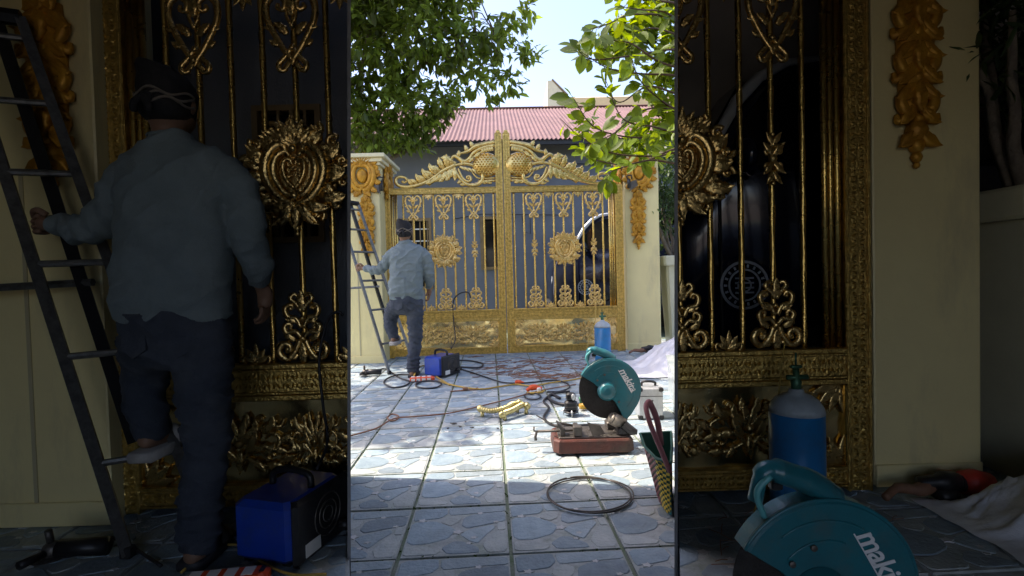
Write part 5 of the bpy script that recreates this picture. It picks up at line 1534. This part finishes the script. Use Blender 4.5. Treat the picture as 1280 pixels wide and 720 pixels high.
# flat bar with bits
o = MB(); o.box(-.17, .17, -.012, .012, 0, .008, .002); o.box(-.05, .0, -.02, .02, .0085, .03, .004); o.box(.08, .10, -.015, .015, .0085, .02, .003)
b = o.obj('flat_bar', M['brown']); b.location = G(585, 488, .004); b.rotation_euler = (0, 0, math.radians(14)); tag(b, 'thin rusty flat bar lying on the shaded paving left of centre', 'metal bar')

# wire ring
t = thing('wire_ring', 'large ring of bent steel wire lying on the shaded paving in front', 'wire ring', (.352, 2.535, .004))
for k in range(3):
    m = MB(); m.smooth = True; dx, dy, r = ((0, 0, .205), (.006, .004, .209), (-.005, -.006, .203))[k]
    pts = [(dx + r * (1 + .01 * math.sin(3 * a + k)) * math.cos(a), dy + r * (1 + .012 * math.cos(2 * a + k)) * math.sin(a), .005 + k * .005 + .003 * math.sin(2 * a + k * 2)) for a in [2 * PI * i / 60 + k for i in range(60 if k else 61)]]
    m.tube(pts, .0036, 6); m.obj('wire_strand', M['steel'], t)

# power strip
def strip(label, loc, rz):
    t = thing('power_strip', label, 'power strip', loc, rz)
    m = MB(); m.box(-.13, .13, -.04, .04, 0, .045, .012); m.obj('body', M['ocab'], t)
    for k in range(4):
        m = MB(); m.box(-.115 + k * .055, -.075 + k * .055, -.0425, -.0405, .008, .034); m.obj('socket', M['white'], t)
        m = MB(); m.box(-.113 + k * .055, -.078 + k * .055, -.024, .024, .0455, .048); m.obj('socket', M['white'], t)
    m = MB(); m.box(.105, .12, -.015, .015, .0455, .052, .002); m.obj('switch', M['black'], t)
    return t
stp = strip('orange red power strip with white sockets at the standing person\'s foot', G(528, 476, .004), math.radians(8))
copy_thing(stp, 'dim red power strip at the very bottom of the dark left third', near(G(531, 476), SLAB) + Vector((.0, -.075, 0)))

# grinder
def grinder(label, loc, rz):
    t = thing('angle_grinder', label, 'angle grinder', loc, rz)
    m = MB(); m.smooth = True; m.tube([(-.02, 0, .045), (.05, 0, .045), (.14, 0, .04)], [.034, .03, .033], 10); m.obj('body', M['black'], t)
    m = MB(); m.smooth = True; m.ball((-.04, 0, .045), (.035, .03, .032)); m.tube([(-.045, -.0, .07), (-.045, -.01, .12)], .012, 8); m.obj('gear_head', M['steel'], t)
    m = MB(); m.X = Matrix.Translation((-.05, 0, .018)); m.smooth = True; m.lathe([(.01, 0), (.055, 0), (.055, .003), (.01, .006)], 20); m.obj('grinding_disc', M['disc'], t)
    m = MB(); m.smooth = True; m.tube([(-.05, -.03, .045), (-.07, -.11, .05)], [.012, .016], 8); m.obj('side_handle', M['black'], t)
    return t
gd_ = grinder('black angle grinder lying on the paving left of the sunlit ladder foot', G(461, 470, .004), .15)
copy_thing(gd_, 'dim black angle grinder on the floor at the bottom left corner', near(G(462, 470), SLAB))

# brass handles
def brass_handle(label, px0, pts, loc):
    t = thing('brass_handle', label, 'door handle', loc)
    c = crom([Vector(p) for p in pts], 8); K = len(c)
    m = MB(); m.smooth = True
    R = [.021 + .0035 * math.sin(i * 2.1) for i in range(K)]
    c2 = crom([Vector(p) for p in pts], 20); m.tube(c2, [.021 + .0035 * math.sin(i * 1.15) for i in range(len(c2))], 10); m.obj('grip', M['brass'], t)
    for e in (c[0], c[-1]):
        m = MB(); m.smooth = True; m.ball((e.x, e.y, e.z), (.028, .028, .030), 12, 8); m.obj('end_knob', M['brass'], t)
    for e in (c[4], c[-5]):
        m = MB(); m.smooth = True; m.tube([(e.x, e.y, e.z), (e.x + .005, e.y - .01, e.z * .4), (e.x + .005, e.y - .012, 0.002)], [.016, .013, .017], 8); m.obj('mount', M['brass'], t)
    return t
g0 = G(625, 522)
brass_handle('ribbed pale brass handle, left one of the pair on the paving', 0, [(-.155, -.0, .055), (-.125, -.04, .055), (-.06, -.055, .05), (.0, -.045, .055), (.06, .0, .06), (.105, .06, .07), (.155, .07, .075)], (g0.x, g0.y + .06, .004))
brass_handle('ribbed pale brass handle, right one of the pair on the paving', 0, [(.02, -.13, .045), (.05, -.09, .05), (.10, -.04, .055), (.14, .02, .06), (.185, .06, .07), (.215, .05, .06)], (g0.x, g0.y + .03, .004))

# orange plug
t = thing('extension_plug', 'orange extension plug lying on the paving above the brass handles', 'plug', G(671, 491, .004), .2)
m = MB(); m.smooth = True; m.tube(crom([(-.09, .0, .03), (-.05, .02, .045), (.0, .03, .045), (.05, .01, .03)], 4), [.018] * 4 + [.028] * 5 + [.02] * 4, 10); m.obj('body', M['ocab'], t)
m = MB(); m.box(.0, .035, -.03, -.0, .004, .05, .006); m.obj('socket_face', M['white'], t)
m = MB(); m.smooth = True; m.tube(crom([(-.10, -.02, .012), (-.04, -.05, .012), (.04, -.03, .012), (.07, .0, .015)], 4), .010, 7); m.obj('collar', M['ycab'], t)
t = thing('cable_joint', 'tiny orange cable joint on the paving left of the orange plug', 'cable joint', G(648, 480, .004))
m = MB(); m.box(-.035, .035, -.02, .02, 0, .04, .012); m.obj('body', M['ocab'], t)
m = MB(); m.smooth = True; m.tube([(.03, 0, .02), (.06, 0, .014)], [.012, .006], 6); m.obj('gland', M['ocab'], t)

# laser level
t = thing('laser_level', 'black laser level with silver top on three small legs beside the saw', 'laser level', G(714, 519, .004))
m = MB(); m.box(-.048, .048, -.04, .04, .035, .115, .014); m.obj('housing', M['black'], t)
m = MB(); m.box(-.036, .036, -.032, .032, .1155, .175, .012); m.obj('head', M['black'], t)
m = MB(); m.smooth = True; m.ball((.015, -.034, .148), (.016, .008, .026)); m.obj('lens_cover', M['case'], t)
m = MB(); m.box(-.030, -.012, -.034, -.0325, .125, .165); m.obj('lens_cover', M['glass'], t)
m = MB(); m.box(-.048, .048, -.042, -.0405, .07, .075); m.obj('seam', M['steel'], t)
m = MB(); m.smooth = True; m.lathe([(.052, .022), (.056, .026), (.056, .0345)], 16); m.obj('base_ring', M['black'], t)
for a in (-90, 20, 160):
    a = math.radians(a); x, y = .055 * math.cos(a), .055 * math.sin(a)
    m = MB(); m.smooth = True; m.tube([(x, y, .05), (x * 1.1, y * 1.1, 0.002)], [.006, .004], 6); m.ball((x * 1.05, y * 1.05, .035), .010, 8, 5); m.obj('leg', M['case'], t)
t = thing('hose_fitting', 'small yellow hose fitting lying between laser level and saw wheel', 'fitting', G(732, 512, .004), .3)
m = MB(); m.smooth = True; m.tube([(-.05, 0, .03), (.0, 0, .032), (.04, 0, .03)], [.022, .03, .02], 10); m.obj('body', M['orchid'], t)
m = MB(); m.smooth = True; m.tube([(-.03, .01, .05), (-.035, .03, .10)], .014, 8); m.obj('nozzle', M['brassd'], t)

# aluminium case
t = thing('tool_case', 'small aluminium case with black corners standing behind the saw', 'case', (1.005, 3.82, .004), math.radians(-4))
m = MB(); m.box(-.088, .088, 0, .24, .004, .23, .006); m.obj('shell', M['case'], t)
m = MB(); m.box(-.0885, .0885, -.002, .242, .170, .174); m.obj('lid_seam', M['iron'], t)
for x in (-1, 1):
    for z0, z1 in ((.0, .03), (.205, .234)):
        m = MB(); a, b_ = sorted((x * .058, x * .093)); m.box(a, b_, -.006, .03, z0, z1, .005); m.obj('corner_cap', M['black'], t)
m = MB(); m.smooth = True; m.tube(crom([(-.05, .10, .232), (-.045, .09, .26), (.0, .08, .268), (.05, .10, .255), (.052, .10, .232)], 4), .009, 8); m.obj('handle', M['black'], t)
m = MB(); m.add([(-.018, -.0035, .145), (-.008, -.0035, .145), (0, -.0035, .118), (0, -.0035, .108), (-.004, -.0035, .108)], [(0, 4, 3, 2, 1)]); m.add([(.018, -.0035, .145), (.008, -.0035, .145), (0, -.0035, .118), (0, -.0035, .108), (.004, -.0035, .108)], [(0, 1, 2, 3, 4)]); m.obj('emblem', M['iron'], t)

# low marble-clad bed wall
t = thing('low_wall', 'low blue-grey marble bed edge at the right behind the basket', 'low wall', (0, 0, 0))
m = MB(); zt = .30
P = [(1.155, 3.66), (1.42, 4.75), (2.3, 4.75), (2.3, 3.66)]
m.loft([[(x, y, z) for x, y in P] for z in (-.01, zt)], True, True); m.obj('core', M['st_g'], t)
for k in range(3):
    a = Vector((1.155, 3.66, 0)).lerp(Vector((1.42, 4.75, 0)), k / 3 + .004); b_ = Vector((1.155, 3.66, 0)).lerp(Vector((1.42, 4.75, 0)), (k + 1) / 3 - .004)
    n_ = Vector((-.97, .24, 0)) * .012
    m = MB(); m.loft([[tuple(a + n_ + Vector((0, 0, z))), tuple(b_ + n_ + Vector((0, 0, z))), tuple(b_ + n_ * .1 + Vector((0, 0, z))), tuple(a + n_ * .1 + Vector((0, 0, z)))] for z in (0, zt - .022)]); m.obj('marble_slab', M['marble'], t)
m = MB(); m.loft([[(1.13, 3.663, z), (1.40, 4.77, z), (1.60, 4.77, z), (1.36, 3.663, z)] for z in (zt - .020 + .022, zt + .026)]); m.obj('coping', M['marble'], t)
m = MB(); m.box(1.42, 2.25, 3.75, 4.7, zt + .001, zt + .02); m.obj('earth', M['soil'], t)

# plastic sheet
def sheet(label, loc, s_, seed):
    m = MB(); m.smooth = True; n = 46; rows = []
    for j in range(n + 1):
        r = []
        for i in range(n + 1):
            u, v = i / n, j / n
            x = -.72 + 1.7 * u; y = -.45 + 1.0 * v
            e = min(1, 4.5 * min(u, 1.6 - u * 1.0, v, 1 - v) + .02)
            h = (.03 + .85 * max(0, u - .10) ** .85) * e ** .7 * (1 - .45 * abs(v - .5) * 2)
            nn = Vector((u * 5 + seed, v * 5, 0))
            h += e * (.06 * (1 - abs(noise.noise(nn)) * 2) + .035 * (1 - abs(noise.noise(nn * 2.3)) * 2) + .015 * noise.noise(nn * 6))
            r.append(((x + .05 * noise.noise(nn * 1.1)) * s_, (y + .05 * noise.noise(nn * 1.4 + Vector((7, 0, 0)))) * s_, max(.006, h) * s_))
        rows.append(r)
    m.loft(rows, False, False, closed=False)
    o = m.obj('plastic_sheet', M['plas']); o.location = loc
    return tag(o, label, 'plastic sheet')
sheet('crumpled white plastic sheet heaped at the right edge before the cream pillar', (1.98, 5.75, .004), 1.0, 1)
sheet('dim crumpled white plastic sheet on the floor at the bottom right corner', (near((2.12, 5.75, 0)).x, 1.78, SLAB + .003), .66, 1)

# red and black tool at the pillar foot
def tool(label, loc, rz):
    t = thing('power_tool', label, 'power tool', loc, rz)
    m = MB(); m.smooth = True; m.tube(crom([(-.28, 0, .025), (-.2, .02, .05), (-.12, .0, .045), (-.04, .01, .06)], 5), [.016] * 5 + [.022] * 5 + [.03] * 6, 8); m.obj('strap', M['brown'], t)
    m = MB(); m.smooth = True; m.tube(crom([(-.10, .02, .06), (-.02, -.01, .075), (.06, .01, .06), (.10, 0, .05)], 5), [.03] * 5 + [.042] * 6 + [.036] * 5, 10); m.box(-.06, .03, -.06, .02, .001, .05, .014); m.obj('grip', M['black'], t)
    m = MB(); m.smooth = True; m.tube([(.09, 0, .055), (.14, -.01, .055), (.20, -.02, .05)], [.048, .058, .045], 12); m.box(.13, .20, -.07, .01, .001, .05, .014); m.obj('motor_housing', M['red'], t)
    return t
to_ = tool('red and black power tool lying at the foot of the sunlit right pillar', G(812, 442, .004), .1)
copy_thing(to_, 'dim red and black power tool at the foot of the large pillar at right', near(G(812, 443), SLAB + .001), .15)

# clamps at the top corners of the gate
def gclamp(label, loc, s_):
    t = thing('hinge_clamp', label, 'hinge', loc)
    m = MB(); m.smooth = True; m.tube([(0, 0, -.06), (0, 0, .06)], .022, 10); m.obj('barrel', M['iron'], t)
    m = MB(); m.loft([[(s_ * .01, -.01, -.10), (s_ * .12, -.01, -.03), (s_ * .10, -.01, .05), (s_ * .03, -.01, .03)][::1 if s_ > 0 else -1], [(s_ * .01, .02, -.10), (s_ * .12, .02, -.03), (s_ * .10, .02, .05), (s_ * .03, .02, .03)][::1 if s_ > 0 else -1]]); m.obj('plate', M['steel'], t)
    m = MB(); m.smooth = True; m.tube(crom([(0, 0, .05), (s_ * -.03, -.01, .10), (s_ * .03, -.02, .11), (s_ * .04, 0, .06)], 4), .010, 6); m.obj('hook', M['iron'], t)
    return t
gclamp('dark hinge clamp at the upper left corner of the sunlit gate', (-1.645, 6.70, 2.28), -1)
gclamp('dark hinge clamp at the upper right corner of the sunlit gate', (1.63, 7.12, 2.30), 1)

# woven basket
def basket():
    t = thing('woven_basket', 'yellow and green woven plastic basket with a red handle at the right edge', 'basket', (0, 0, 0))
    X = lambda y: ray(842.0, 500).x / ray(842.0, 500).y * y - .012
    def surf(u, v):   # u along the girth 0..1 on the visible side, v up 0..1
        top = [(.585, 2.30), (.60, 2.20), (.66, 2.175), (.70, 2.26)]; 
        return None
    H0 = .275
    # outline (rim and foot) : left wall slants outward, right wall rests along the board
    rim = [(.628, 2.60), (.604, 2.40), (.612, 2.26), (.650, 2.20)]; rim += [(X(2.20) - .004, 2.20), (X(2.62) - .004, 2.62)]
    foot = [(.690, 2.55), (.672, 2.42), (.672, 2.34), (.684, 2.30)]; foot += [(X(2.30) - .008, 2.30), (X(2.55) - .008, 2.55)]
    def dens(P, n):
        P = P + [P[0]]; L = [0]
        for a, b in zip(P, P[1:]): L.append(L[-1] + math.dist(a, b))
        out = []
        for k in range(n):
            s_ = L[-1] * k / n
            i = max(j for j in range(len(L) - 1) if L[j] <= s_ + 1e-9); f = (s_ - L[i]) / (L[i + 1] - L[i])
            out.append((P[i][0] + (P[i + 1][0] - P[i][0]) * f, P[i][1] + (P[i + 1][1] - P[i][1]) * f))
        return out
    n = 44; A, B = dens(foot, n), dens(rim, n); rows = 20
    pt = lambda k, j, off=0: (A[k % n][0] + (B[k % n][0] - A[k % n][0]) * j / rows, A[k % n][1] + (B[k % n][1] - A[k % n][1]) * j / rows, .006 + H0 * j / rows)
    cxm = sum(p[0] for p in B) / n; cym = sum(p[1] for p in B) / n
    m = MB(); m.loft([[pt(k, j) for k in range(n)] for j in (0, rows)], True, False); m.obj('lining', M['bgrn'], t)
    def out(p, d):
        v = Vector((p[0] - cxm, p[1] - cym, 0)).normalized() * d
        q = Vector(p) + v
        q.x = min(q.x, X(q.y)); return tuple(q)
    ws = {'yellow': MB(), 'green': MB(), 'teal': MB(), 'red': MB()}
    for k in range(n):
        for j in range(rows):
            if (k + j) % 2: continue
            z = j / rows; u = (k / n)
            band = (k + j * .55) % n
            kk = k - j * .10
            c = 'red' if kk < 11.5 else 'yellow' if kk < 18 else 'teal' if k < 26 else 'green'
            a, b_, c2, d = pt(k, j), pt(k + 1, j), pt(k + 1, j + 1), pt(k, j + 1)
            e = [Vector(q) for q in (a, b_, c2, d)]; ce = sum(e, Vector()) / 4
            o4 = [out(tuple(ce + (q - ce) * .95), .002) for q in e]; i4 = [out(tuple(ce + (q - ce) * .8), .006) for q in e]
            ws[c].loft([o4, i4], False, True)
    for c, mt in (('yellow', 'byel'), ('green', 'bgrn'), ('teal', 'bteal'), ('red', 'bred')):
        ws[c].obj('woven_strap', M[mt], t, kind='stuff')
    m = MB(); m.smooth = True
    P = [Vector(out(pt(k, rows), .004)) for k in range(n)] + [Vector(out(pt(0, rows), .004))]; m.tube(P, .007, 6); m.obj('rim', M['bgrn'], t)
    m = MB(); m.smooth = True
    m.tube(crom([(.655, 2.205, .24), (.620, 2.20, .33), (.580, 2.22, .44), (.570, 2.25, .505), (.588, 2.28, .522), (.620, 2.33, .48), (.655, 2.38, .40), (.675, 2.40, .29)], 5), .011, 8, sx=1.5); m.obj('handle', M['bred'], t)
    return t
basket()
